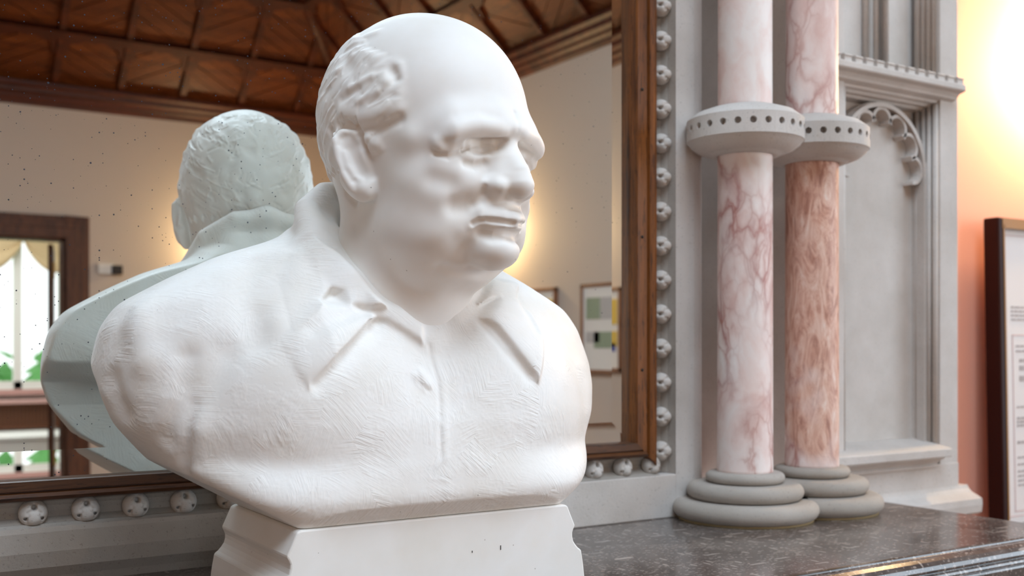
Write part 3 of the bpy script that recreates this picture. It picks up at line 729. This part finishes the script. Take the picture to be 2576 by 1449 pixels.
def plate(v,poly,t,soft,fade=None,lo=2):
    sl,X,Y,Z=v.box((min(p[0] for p in poly)-3,-3,min(p[1] for p in poly)-3),(max(p[0] for p in poly)+3,16,max(p[1] for p in poly)+3))
    x=X[:,:,0];z=Z[0]
    x,z=np.broadcast_arrays(X[:,0,:],Z[0,:,:].reshape(1,-1))
    d2=np.full(x.shape,1e9);s=np.ones(x.shape)
    n=len(poly)
    for i in range(n):
        a=np.array(poly[i]);b=np.array(poly[i-1]);e=b-a
        wx,wz=x-a[0],z-a[1];tt=np.clip((wx*e[0]+wz*e[1])/(e@e),0,1)
        d2=np.minimum(d2,(wx-tt*e[0])**2+(wz-tt*e[1])**2)
        c1=z>=a[1];c2=z<b[1];c3=e[0]*wz>e[1]*wx
        s=np.where((c1&c2&c3)|(~c1&~c2&~c3),-s,s)
    sd=s*np.sqrt(d2)
    m=1/(1+np.exp(np.clip(sd/soft*3,-30,30)))*t
    if fade is not None:
        (p0,p1)=fade;e=np.array(p1)-np.array(p0);m=m*np.clip(((x-p0[0])*e[0]+(z-p0[1])*e[1])/(e@e),0,1)
    v.d[sl]-=(m[:,None,:]*np.clip((Y+4)/3,0,1)).astype(np.float32)
COLLAR=[(0,5.0,17.4,1.6),(-3.2,4.2,19.6,1.9),(-6.4,1.8,23.2,2.0),(-8.2,-3.2,28.0,1.7),(-7.4,-7.8,32.0,1.4),(-4.2,-10.6,34.4,1.3),(0,-11.4,35.0,1.3)]
TORSO_STROKES = [
 ('p',[(-15.57,17.64),(-9.37,22.71),(-8.62,22.47),(-8.33,21.16),(-6.93,20.93),(-4.72,21.12),(-6.39,24.39),(-7.55,26.53),(-9.08,28.31),(-11.52,26.57),(-14.66,22.22)],0.9,0.5,[(-14.0, 23.05), (-10.33, 22.7)]),
 ('p',[(-15.61,17.41),(-11.22,21.41),(-8.09,21.06),(-6.03,19.93),(-10.69,16.35),(-13.82,13.08),(-14.73,14.87)],0.85,0.4,[(-15.53, 16.17), (-11.22, 16.54)]),
 ('p',[(-6.64,19.78),(-4.59,19.66),(-2.65,18.47),(-1.09,17.42),(-0.74,19.13),(-2.94,21.15),(-6.1,22.28)],0.5,0.5,None),
 ('b',[(-5.76,6.37,19.4),(-8.12,7.76,17.88),(-10.87,8.83,15.4),(-13,9.11,13.56)],0.9,-0.35,0),
 ('b',[(-7.49,6.38,20.57),(-10.19,7.26,19.81),(-12.65,7.26,18.82)],0.9,-0.35,0),
 ('p',[(11.34,24.72),(15.51,24.32),(13.96,22.85),(11.04,22.56),(7.11,21.59)],0.6,0.35,None),
 ('p',[(10.65,22.44),(13.45,22.9),(14.46,20.65),(14.23,18.39),(11.68,13.25),(9.55,16.16),(7.99,19.12),(6.87,20.06)],0.6,0.35,None),
 ('b',[(7.18,6.43,19.41),(8.67,8.42,16.67),(10.79,9.39,13.94)],0.8,-0.4,0),
 ('b',[(14.15,1.6,23.62),(13.5,4.89,20.82),(13.27,6.97,18.9)],0.6,-0.5,0),
 ('b',[(-0.26,7.41,17.1),(-0.13,8.02,15.08),(0.07,8.66,13.49),(-0.12,9.35,11.51),(-0.53,10.28,8.8),(-0.71,10.76,6.09)],0.25,-0.1,0),
 ('b',[(0.18,7.62,15.88),(0.53,8.66,13.48),(0.34,9.35,11.5),(-0.32,10.71,6.06)],0.5,0.08,0),
 ('b',[(-2.01,8.68,14.12),(-1.48,8.86,13.32)],0.7,0.4,0),
 ('b',[(-2.36,8.83,14.53),(-2.17,9.16,13.34),(-1.3,9.2,12.65)],0.25,-0.1,0),
 ('b',[(-25.99,-4.32,19.84),(-26.09,-1.57,15.96)],1.8,0.4,0),
 ('b',[(-24.81,0.73,8.44),(-23.92,2.25,11.88),(-23.16,1.55,15.98)],1.2,-0.3,0),
 ('b',[(-23.2,1.15,4.99),(-23.51,2.51,8.51),(-23.11,2.69,11.5)],0.8,-0.25,0),
 ('b',[(-22.49,3.16,5.52),(-22.48,3.76,8.93)],1.2,0.1,0),
 ('b',[(-20.33,3.49,15.98),(-22.48,3.09,13)],2,-0.35,0),
 ('b',[(-15.05,-2.86,25.65),(-17.39,1.65,21.38),(-17.27,4.77,17.49)],1.6,-0.35,0),
 ('b',[(-10.83,-3.29,27.52),(-12.28,1.64,23.88),(-15.01,3.98,19.81)],1.6,0.25,0),
 ('b',[(-28.51,-5.63,13.6),(-27.69,-4.29,10.53)],1.5,-0.3,0),
]
def build_torso(h):
    v = torso_base(h)
    for q in TORSO_STROKES:
        if q[0] == 'b': v.brush(q[1], q[2], q[3], bool(q[4]))
        else: plate(v, q[1], q[2], q[3], q[4])
    return v
def in_poly(x, z, poly):
    s = np.zeros(x.shape, bool)
    for i in range(len(poly)):
        a, b = poly[i], poly[i - 1]
        s ^= ((a[1] > z) != (b[1] > z)) & (x < (b[0] - a[0]) * (z - a[1]) / ((b[1] - a[1]) or 1e-9) + a[0])
    return s
def torso_groups(P):
    g = np.zeros(len(P), int)
    for q in TORSO_STROKES:
        if q[0] == 'p': g[in_poly(P[:, 0], P[:, 2], q[1]) & (P[:, 1] > -3)] = 1
    C = np.array(COLLAR)[:, :3]; d = np.full(len(P), 1e9)
    for sg in (1, -1):
        K = C * [sg, 1, 1]
        for a, b in zip(K[:-1], K[1:]):
            e = b - a; t = np.clip(((P - a) @ e) / (e @ e), 0, 1); d = np.minimum(d, np.linalg.norm(P - a - t[:, None] * e, axis=1))
    g[d < 2.7] = 1
    g[np.linalg.norm(P - np.array(BUTTON), axis=1) < 1.0] = 2
    return g
def ear_mask(P):
    R = rotm((22, 0, 20)); u = (P * [1, 1, 1]); x = np.abs(u[:, 0]); q = np.stack([x - 8.9, u[:, 1] + .4, u[:, 2] + 17.0], 1) @ R
    return (((q / [1.35, 2.4, 4.2]) ** 2).sum(1) < 1) & (x > 8.0)
BUTTON=[-1.74, 8.77, 13.72]

bv, bq = ballflower()
bme = bpy.data.meshes.new('stud'); bme.from_pydata((bv * .0122).tolist(), [], bq.tolist()); bme.polygons.foreach_set('use_smooth', [True] * len(bq)); bme.materials.append(M['stone'])
def stud(x, y, z, m3):
    o = bpy.data.objects.new('stud', bme); COL.objects.link(o); o.parent = om; o.matrix_parent_inverse = Matrix.Translation(-Vector(om.location))
    o.matrix_basis = Matrix.Translation((x, y, z)) @ m3.to_4x4(); return o
up_ = Matrix(((1, 0, 0), (0, 0, -1), (0, 1, 0)))          # local z -> world -y, local y -> world z
side_ = Matrix(((0, -1, 0), (0, 0, -1), (1, 0, 0)))       # local y -> world -x (towards the glass), local z -> -y
rs = random.Random(3)
for k in range(16): stud(1.1, .001, 1.3025 + k * .0535, side_ @ Matrix.Rotation(rs.uniform(-.06, .06), 3, 'Z'))
for k in range(20): stud(1.0795 - k * .0555, .001, 1.2815, up_ @ Matrix.Rotation(rs.uniform(-.06, .06), 3, 'Z'))
# ---- right-hand traceried panel
YF, YB = .0, .05; PX0, PX1, AXC = 1.49, 1.851, 1.661
MB().box(1.44, YB, 1.2, PX1, .15, 3.1).build('panel', M['stone'], om)
MB().box(1.796, YF, 1.2, PX1, YB, 3.1).build('border', M['stone'], om, .002)
MB().box(1.44, YF, 1.2, 1.526, YB, 3.1).build('border', M['stone'], om, .002)
for sx, x0, dx in ((1, 1.796, -1), (-1, 1.526, 1)):       # stepped reveal rolls either side of the panel
    for i, (off, yy, r) in enumerate(((.004, .008, .0055), (.007, .0195, .005), (.010, .030, .005), (.013, .041, .0055))):
        x = x0 + dx * off
        MB().tube([(x, yy, 1.27), (x, yy, 1.93)], r, 10).build('roll', M['stone'], om)
# sloping sill, hollow, plain band, flared plinth
MB().prism([(.05, 1.2875), (-.03, 1.2735), (-.032, 1.272), (-.032, 1.258), (-.030, 1.257), (.05, 1.257)], 0, 1.44, 1.789).build('sill', M['stone'], om, .001)
MB().prism([(.05, 1.257), (-.024, 1.257), (-.0225, 1.253), (-.012, 1.249), (-.006, 1.243), (-.010, 1.240), (-.009, 1.236), (0, 1.232), (.05, 1.232)], 0, 1.44, 1.778).build('hollow', M['stone'], om)
MB().box(1.44, -.0015, 1.18, PX1, .05, 1.24).build('band', M['stone'], om, .001)
MB().prism([(.05, 1.195), (-.0015, 1.195), (-.004, 1.189), (-.012, 1.182), (-.026, 1.176), (-.030, 1.1735), (-.033, 1.172), (-.034, 1.16), (-.032, 1.146), (-.026, 1.142), (-.02, 1.14), (.05, 1.14)], 0, 1.44, 1.879).build('plinth', M['stone'], om)
MB().box(1.44, -.01, 0, 1.86, .15, 1.14).build('pier', M['stone'], om)
# cornice of the panel with little battlements
MB().prism([(.05, 1.966), (-.026, 1.966), (-.030, 1.9645), (-.031, 1.962), (-.031, 1.954), (-.029, 1.952), (-.018, 1.949), (-.012, 1.944), (-.010, 1.940), (-.004, 1.938), (.004, 1.936), (.006, 1.932), (.014, 1.930), (.018, 1.926), (.026, 1.925), (.030, 1.921), (.05, 1.919)], 0, 1.44, 1.832).build('cornice', M['stone'], om)
ml = MB().box(-.009, -.013, 0, .009, .006, .009).prism([(-.0155, .009), (.0085, .009), (.004, .013), (-.011, .013)], 0, -.0095, .0095).build('merlon', M['stone'], om)
ml.location = (1.478, -.012, 1.966); ml.matrix_parent_inverse = Matrix.Translation(-Vector(om.location))
for k in range(1, 13): inst('merlon', ml, om, (1.478 + .0288 * k, -.012, 1.966))
# upper stage: two mullions of clustered rolls
for x0, x1 in ((1.628, 1.690), (1.772, 1.797)):
    n = 5 if x1 - x0 > .04 else 4
    for i in range(n):
        t = (i + .5) / n; r = (x1 - x0) / n * .42 if n == 5 else .0055
        y = .05 - .034 * (1 - abs(2 * t - 1)) if n == 5 else .04 - .03 * t
        MB().tube([(x0 + (x1 - x0) * t, y, 1.96), (x0 + (x1 - x0) * t, y, 3.0)], r, 10).build('mullion_roll', M['stone'], om)
# cusped arch
def arc_strip(cx, cz, r0, r1, a0, a1, y0, y1, n=16):
    P = []
    for i in range(n + 1):
        a = a0 + (a1 - a0) * i / n; P.append((cx + r1 * math.cos(a), cz + r1 * math.sin(a)))
    for i in range(n, -1, -1):
        a = a0 + (a1 - a0) * i / n; P.append((cx + r0 * math.cos(a), cz + r0 * math.sin(a)))
    mb = MB(); m = n + 1; V = [(p[0], y0, p[1]) for p in P] + [(p[0], y1, p[1]) for p in P]; L = len(P)
    F = [(i, (i + 1) % L, L + (i + 1) % L, L + i) for i in range(L)]
    F += [(i, i + 1, L - 2 - i, L - 1 - i) for i in range(n)]
    return mb.add(V, F)
CZ = 1.795
arc_strip(AXC, CZ, .117, .125, 0, PI, .022, .05, 40).build('arch', M['stone'], om)
arc_strip(AXC, CZ, .1235, .1275, 0, PI, .034, .05, 40).build('arch_rim', M['stone'], om)
for k in range(7):
    a = math.radians(90 + (k - 3) * 28.5); c = (AXC + .0915 * math.cos(a), CZ + .0915 * math.sin(a))
    arc_strip(c[0], c[1], .0215, .0275, a - 1.75, a + 1.75, .026, .05, 16).build('cusp', M['stone'], om)
for sx in (-1, 1): MB().box(AXC + sx * .121 - .004, .022, 1.28, AXC + sx * .121 + .004, .05, CZ).build('arch_shaft', M['stone'], om)
# ---- mirror
mir = thing('bevelled_mirror', (.3, .01, 1.86), 'large old mirror with spotted silvering in a brown oak frame, behind the bust', 'mirror')
BW = .031; tl = math.tan(math.radians(2.3)) * BW; MY = .008
MB().add([(GX0 + BW, MY, GZ0 + BW), (GX1 - BW, MY, GZ0 + BW), (GX1 - BW, MY, GZ1 - BW), (GX0 + BW, MY, GZ1 - BW)], [(0, 1, 2, 3)]).build('mirror_glass', M['mirror'], mir)
o4 = [(GX0, GZ0), (GX1, GZ0), (GX1, GZ1), (GX0, GZ1)]; i4 = [(GX0 + BW, GZ0 + BW), (GX1 - BW, GZ0 + BW), (GX1 - BW, GZ1 - BW), (GX0 + BW, GZ1 - BW)]
for k in range(4):
    a, b_ = o4[k], o4[(k + 1) % 4]; c, d = i4[(k + 1) % 4], i4[k]
    MB().add([(a[0], MY - tl, a[1]), (b_[0], MY - tl, b_[1]), (c[0], MY, c[1]), (d[0], MY, d[1])], [(0, 1, 2, 3)]).build('bevel', M['mirror'], mir)
MB().box(GX0, MY + .001, GZ0, GX1, .018, GZ1).build('mirror_back', M['black'], mir)
def rail(axis, e0, e1, inner, outer, mat):                # two-step oak moulding, mitred at both ends
    w = outer - inner; aw = abs(w)
    q = [(0, .012), (0, -.012), (.04, -.0145), (.48, -.0145), (.52, -.011), (.55, -.011), (.60, -.016), (.75, -.020), (.9, -.017), (.97, -.012), (1, -.008), (1, .012)]
    V = []
    for sg, e in ((-1, e0), (1, e1)):
        for a, y in q:
            t, p = e + sg * a * aw, inner + a * w
            V.append((p, y, t) if axis == 2 else (t, y, p))
    n = len(q); F = [(i, (i + 1) % n, n + (i + 1) % n, n + i) for i in range(n)] + [tuple(range(n)), tuple(range(n, 2 * n))[::-1]]
    MB().add(V, F).build('frame_rail', mat, mir)
rail(2, GZ0, GZ1, GX1, FX1, M['frame_v']); rail(2, GZ0, GZ1, GX0, FX0, M['frame_v'])
rail(0, GX0, GX1, GZ0, FZ0, M['frame_h']); rail(0, GX0, GX1, GZ1, FZ1, M['frame_h'])
for z in (1.43, 1.634, 1.86):
    MB().lathe([(0, 0), (.0022, 0), (.0024, .0008), (0, .0012)], (0, 0, 0), 10).build('nail', M['black'], mir).matrix_basis = Matrix.Translation((1.052, -.0146, z)) @ Matrix.Rotation(PI / 2, 4, 'X')
# ---- columns
def column(x, y, mat, label):
    t = thing('marble_column', (x, y, 1.2), label, 'column')
    def torus(zc, R, r, H):
        p = [(.02, zc - H)]
        for i in range(13):
            a = -PI / 2 + PI * i / 12; p.append((R - r + r * math.cos(a), zc + H * math.sin(a)))
        p.append((.02, zc + H)); return p
    MB().lathe([(.02, 1.2), (.1035, 1.2), (.1035, 1.203), (.02, 1.203)], (x, y), 48).build('mortar_bed', M['mortar'], t)
    for zc, R, r, H in ((1.2165, .1115, .015, .0145), (1.2435, .089, .0125, .0125), (1.2645, .0605, .0095, .0085)):
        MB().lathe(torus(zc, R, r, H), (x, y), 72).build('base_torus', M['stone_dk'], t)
    MB().lathe([(.0, 1.27), (.0437, 1.27), (.0427, 1.277), (.0418, 1.78), (.0413, 1.9), (.0413, 3.0)], (x, y), 64).build('shaft', mat, t)
    # shaft ring: domed top, drilled band, hollowed underside
    R, z0, z1, zh, hr, n = .0898, 1.782, 1.8145, 1.800, .0052, 25
    mb = MB()
    mb.lathe([(.043, 1.836), (.055, 1.833), (.075, 1.826), (.086, 1.8175), (R, z1)], (x, y), 100)
    mb.lathe([(R, z0), (R - .003, z0 - .0015), (.084, z0 - .006), (.074, z0 - .0135), (.062, z0 - .018), (.055, z0 - .0185), (.0525, z0 - .0215), (.0425, z0 - .0215)], (x, y), 100)
    mb.build('shaft_ring', M['stone'], t)
    band = MB(); m = 20
    for j in range(n):
        a0 = 2 * PI * j / n + .05; hw = PI / n
        P = lambda s, z, r: (x + r * math.cos(a0 + s / R), y + r * math.sin(a0 + s / R), z)
        L = hw * R; V = []; 
        qs = sorted([2 * PI * i / 16 + PI / 16 for i in range(16)] + [math.atan2(sz * (z1 - zh if sz > 0 else zh - z0), sx * L) % (2 * PI) for sx in (-1, 1) for sz in (-1, 1)])
        for q in qs:
            cx_, cz_ = math.cos(q), math.sin(q)
            k = min(L / max(abs(cx_), 1e-6), ((z1 - zh) if cz_ > 0 else (zh - z0)) / max(abs(cz_), 1e-6))
            V.append(P(cx_ * k, zh + cz_ * k, R)); V.append(P(cx_ * hr, zh + cz_ * hr, R)); V.append(P(cx_ * hr, zh + cz_ * hr, R - .012))
        F = []
        for i in range(m):
            e = (i + 1) % m; F += [(3 * i, 3 * e, 3 * e + 1, 3 * i + 1), (3 * i + 1, 3 * e + 1, 3 * e + 2, 3 * i + 2)]
        F.append(tuple(3 * i + 2 for i in range(m)))
        # corner fillers
        band.add(V, F)
        for sx in (-1, 1):
            for zz in (z0, z1):
                pass
    band.build('drilled_band', M['stone'], t)
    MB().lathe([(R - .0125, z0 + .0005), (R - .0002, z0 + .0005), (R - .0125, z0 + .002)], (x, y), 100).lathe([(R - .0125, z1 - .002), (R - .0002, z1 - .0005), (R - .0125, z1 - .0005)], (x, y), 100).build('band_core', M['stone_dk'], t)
    return t
column(1.199, -.085, M['col1'], 'pale pink veined marble column nearest the mirror frame, with a drilled stone ring')
column(1.347, -.086, M['col2'], 'mottled rose-brown marble column beside the traceried panel, with a drilled stone ring')
# ---- mantel shelf
shf = thing('mantel_shelf', (.5, -.2, 1.15), 'polished dark brown fossil marble mantel shelf under the bust and columns', 'shelf')
sp_ = [(.02, 1.2), (-.413, 1.2), (-.4155, 1.1985), (-.4165, 1.196), (-.4195, 1.196), (-.424, 1.1955), (-.430, 1.1925), (-.4345, 1.188), (-.4365, 1.183), (-.4365, 1.1805), (-.434, 1.1795), (-.434, 1.178), (-.4375, 1.177), (-.4395, 1.1745), (-.4395, 1.172), (-.437, 1.171), (-.4385, 1.1695), (-.440, 1.167), (-.440, 1.14), (-.436, 1.136), (.02, 1.136)]
MB().prism(sp_, 0, -.75, 1.5225).build('slab', M['shelf'], shf, .0012)
fb = thing('chimney_breast', (.4, -.1, 0), 'plain limestone chimney breast carrying the dark marble shelf', 'fireplace')
MB().box(-.6, -.36, 0, -.25, .02, 1.136).build('pier', M['stone'], fb); MB().box(1.05, -.36, 0, 1.40, .02, 1.136).build('pier', M['stone'], fb)
MB().box(-.25, -.36, .95, 1.05, .02, 1.136).build('lintel', M['stone'], fb); MB().box(-.25, -.05, 0, 1.05, .02, .95).build('fireback', M['black'], fb)
# ---- framed certificate on the salmon wall, tilted a little forward at its foot
cf = thing('framed_certificate', (2.3, .11, 1.42), 'dark mahogany framed document with ivory mount on the salmon wall', 'picture')
fx0, fx1, fz0, fz1 = 2.112, 2.62, 1.06, 1.742
yt, yb = .121, .108
def slant(mb):
    mb.v = [(x_, y_ + (yt - .12) + (yb - yt) * (fz1 - z_) / (fz1 - fz0), z_) for x_, y_, z_ in mb.v]; return mb
fw_ = .02
for q in ((fx0, fz0, fx0 + fw_, fz1), (fx1 - fw_, fz0, fx1, fz1), (fx0 + fw_, fz1 - fw_, fx1 - fw_, fz1), (fx0 + fw_, fz0, fx1 - fw_, fz0 + fw_)):
    slant(MB().box(q[0], .085, q[1], q[2], .122, q[3])).build('frame_rail', M['mahogany'], cf, .004)
for q in ((fx0 + .0165, fz0 + .014, fx0 + fw_ + .001, fz1 - .014), (fx0 + .014, fz1 - fw_ - .003, fx1 - .014, fz1 - .002)):
    slant(MB().box(q[0], .0835, q[1], q[2], .088, q[3])).build('gilt_slip', M['gilt'], cf)
slant(MB().box(fx0 + .015, .098, fz0 + .015, fx1 - .015, .104, fz1 - .015)).build('mount', M['mat'], cf)
def rect_line(x0, z0, x1, z1, w, mat, y=.0975):
    mb = MB()
    for q in ((x0, z0, x0 + w, z1), (x1 - w, z0, x1, z1), (x0, z0, x1, z0 + w), (x0, z1 - w, x1, z1)): mb.box(q[0], y - .0004, q[1], q[2], y + .0004, q[3])
    return slant(mb).build('mount_line', mat, cf)
rect_line(fx0 + .035, fz0 + .035, fx1 - .035, fz1 - .035, .0016, M['line'])
rect_line(fx0 + .062, fz0 + .045, fx1 - .062, 1.49, .0022, M['line'])
rr = random.Random(8)
def words(z, h, x0, x1):
    x = x0; pm = MB()
    while x < x1:
        w = rr.uniform(.006, .02); pm.box(x, .0968, z, min(x + w, x1), .0974, z + h); x += w + .004
    tag(slant(pm).build('printed_text', M['print'], cf), kind='stuff')
for z in (1.548, 1.539, 1.530, 1.521): words(z, .004, fx0 + .06, fx1 - .08)
for z, h in ((1.463, .004), (1.452, .004), (1.430, .007), (1.412, .010), (1.388, .012), (1.33, .004), (1.305, .005), (1.297, .005), (1.289, .005), (1.252, .006), (1.22, .004), (1.205, .004), (1.19, .004), (1.18, .004), (1.17, .004), (1.16, .004)):
    words(z, h, fx0 + .075 + (.012 if h > .006 else 0), fx1 - .08)
# ---- framed prints on the far right wall (seen in the mirror)
def print_pic(y0, y1, z0, z1, label, arts):
    t = thing('framed_print', (RX, (y0 + y1) / 2, z0), label, 'picture', 'framed prints on the right wall')
    f = .022; x = RX - .025
    for q in ((y0, z0, y0 + f, z1), (y1 - f, z0, y1, z1), (y0, z0, y1, z0 + f), (y0, z1 - f, y1, z1)):
        MB().box(x, q[0], q[1], RX, q[2], q[3]).build('frame_rail', M['pic_frame'], t, .003)
    MB().box(x + .008, y0 + .01, z0 + .01, RX, y1 - .01, z1 - .01).build('mount', M['white'], t)
    for (a, b_, c, d, m) in arts:
        MB().box(x + .006, y1 - a * (y1 - y0), z0 + b_ * (z1 - z0), x + .0085, y1 - c * (y1 - y0), z0 + d * (z1 - z0)).build('print', M[m], t)
print_pic(-3.795, -3.42, 1.30, 1.82, 'thin framed print with two green and grey views on a white mount, right wall', [(.86, .60, .5, .84, 'art_green'), (.5, .60, .2, .84, 'art_grey'), (.86, .34, .52, .46, 'art_grey'), (.66, .28, .2, .46, 'art_green')])
print_pic(-4.43, -4.053, 1.30, 1.815, 'thin framed print in yellow, orange and blue on a white mount, right wall', [(.85, .56, .1, .86, 'art_yellow'), (.85, .30, .1, .48, 'art_yellow'), (.75, .24, .15, .34, 'art_blue')])
# ---- wall sconces
def sconce(p, nrm, label, e):
    t = thing('wall_sconce', p, label, 'lamp'); p = Vector(p); n = Vector(nrm); c = p + n * .11
    MB().lathe([(.0, -.005), (.045, -.005), (.045, .012), (0, .018)], (0, 0), 24).build('back_plate', M['brass'], t).matrix_basis = Matrix.Translation(p) @ n.to_track_quat('Z', 'Y').to_matrix().to_4x4()
    MB().tube([p, p + n * .06 + Vector((0, 0, -.03)), c + Vector((0, 0, -.03))], .007, 8).build('arm', M['brass'], t)
    MB().lathe([(.0, -.03), (.02, -.03), (.024, -.02), (.008, 0), (.008, .01)], (0, 0), 20).build('cup', M['brass'], t).location = c - t.location
    bl = MB().lathe([(.0, .01), (.016, .012), (.024, .03), (.018, .06), (.0, .085)], (0, 0), 20).build('bulb', M['bulb'], t); bl.location = c - t.location
    for q in list(t.children):
        if q.name.startswith(('cup', 'bulb')): q.matrix_parent_inverse = Matrix.Identity(4)
        if q.name.startswith('back_plate'): q.matrix_parent_inverse = Matrix.Translation(-t.location)
    point('sconce_light', c + Vector((0, 0, .12)), e, WARM)
sconce((2.62, FY, 2.12), (0, 1, 0), 'brass wall sconce on the cream far wall right of the doorway', 30)
sconce((RX, -4.72, 2.10), (-1, 0, 0), 'brass wall sconce on the right wall beyond the yellow print', 26)
sconce((2.42, .15, 2.0), (0, -1, 0), 'brass wall sconce on the salmon wall above the framed document', 24)
sconce((LX, -1.6, 2.1), (1, 0, 0), 'unseen brass wall sconce added for warm fill, dark panelled left wall nearest the chimneypiece', 15)  # this and the next sconce are added, unseen, for warm fill
sconce((LX, -4.4, 2.1), (1, 0, 0), 'unseen brass wall sconce added for warm fill, dark panelled left wall nearest the far window', 15)
# ---- small switch box beside the doorway
sb = thing('wall_box', (1.75, FY, 2.0), 'small pale wall box with a dark square unit beside the doorway', 'box')
MB().box(1.665, FY, 1.985, 1.775, FY + .03, 2.06).build('box_body', M['white'], sb, .003); MB().box(1.76, FY, 1.985, 1.835, FY + .045, 2.05).build('box_unit', M['black'], sb, .004)
# ================================================================= plinth block and bust
pl = thing('bust_plinth', (.5184, -.256, 1.2), 'white marble plinth block with hollow moulded ends under the bust', 'plinth')
hp = [(.1495, 1.297), (.1532, 1.2955), (.1565, 1.288), (.1625, 1.275), (.163, 1.273), (.161, 1.2695), (.1597, 1.266), (.1597, 1.262), (.161, 1.257), (.1638, 1.253), (.1675, 1.249), (.171, 1.2466), (.1716, 1.245), (.174, 1.232), (.178, 1.2)]
poly = [(.5184 + a, z) for a, z in hp] + [(.5184 - a, z) for a, z in hp[::-1]]
MB().prism(poly, 1, -.354, -.158).build('block', M['plinth'], pl, .0022, 2)
for q in ((.552, 1.2575, .0006, .002), (.586, 1.257, .0007, .0045)): MB().box(q[0], -.3546, q[1], q[0] + q[2], -.3535, q[1] + q[3]).build('chip', M['black'], pl)
bust = thing('marble_bust', (.5184, -.256, 1.297), 'white marble bust of a stern bald old man in an open-collared shirt', 'bust')
def sculpted(v, h, basis, org, groups, root, k_=1.0):
    V, Q = v.mesh()
    e = h * .5; G = np.stack([v.sample(V + np.eye(3)[i] * e) - v.sample(V - np.eye(3)[i] * e) for i in range(3)], 1)
    G /= np.maximum(np.linalg.norm(G, axis=1, keepdims=True), 1e-9)
    ctr = V[Q].mean(1); lab = groups(ctr)
    Wp = (V / 100 * k_) @ basis + org; Nn = G @ basis
    out = []
    for k, (name, mat) in enumerate(root):
        q = Q[lab == k][:, ::-1]
        if not len(q): out.append(None); continue
        used, inv = np.unique(q, return_inverse=True); q2 = inv.reshape(q.shape)
        me = bpy.data.meshes.new(name); me.from_pydata(Wp[used].tolist(), [], q2.tolist()); me.materials.append(mat)
        me.polygons.foreach_set('use_smooth', [True] * len(me.polygons)); me.update()
        me.normals_split_custom_set_from_vertices(Nn[used].tolist())
        o = bpy.data.objects.new(name, me); COL.objects.link(o); out.append(o)
    return out
HO = np.array(HEAD_O); HB = head_basis(); TO = np.array(TORSO_O); TB = torso_basis()
hv = build_head(HEAD_H)
def head_groups(P):
    g = np.zeros(len(P), int)
    g[hair_mask(P[:, 0], P[:, 1], P[:, 2]) > .5] = 1
    e = ear_mask(P); g[e & (P[:, 0] < 0)] = 2; g[e & (P[:, 0] > 0)] = 3
    return g
hd_, hair_, e1, e2 = sculpted(hv, HEAD_H, HB, HO, head_groups, [('head', M['head']), ('hair', M['head']), ('ear', M['head']), ('ear', M['head'])], HEAD_S)
adopt(hd_, bust)
for o in (hair_, e1, e2):
    if o: o.parent = hd_
hair_['label'] = 'short combed hair round the bald crown'
tv = build_torso(TORSO_H)
sh_, co_, bt_ = sculpted(tv, TORSO_H, TB, TO, lambda P: torso_groups(P), [('shirt', M['shirt']), ('collar', M['shirt']), ('button', M['shirt'])])
adopt(sh_, bust)
for o in (co_, bt_):
    if o: o.parent = sh_
if co_: co_['label'] = 'wide open shirt collar'
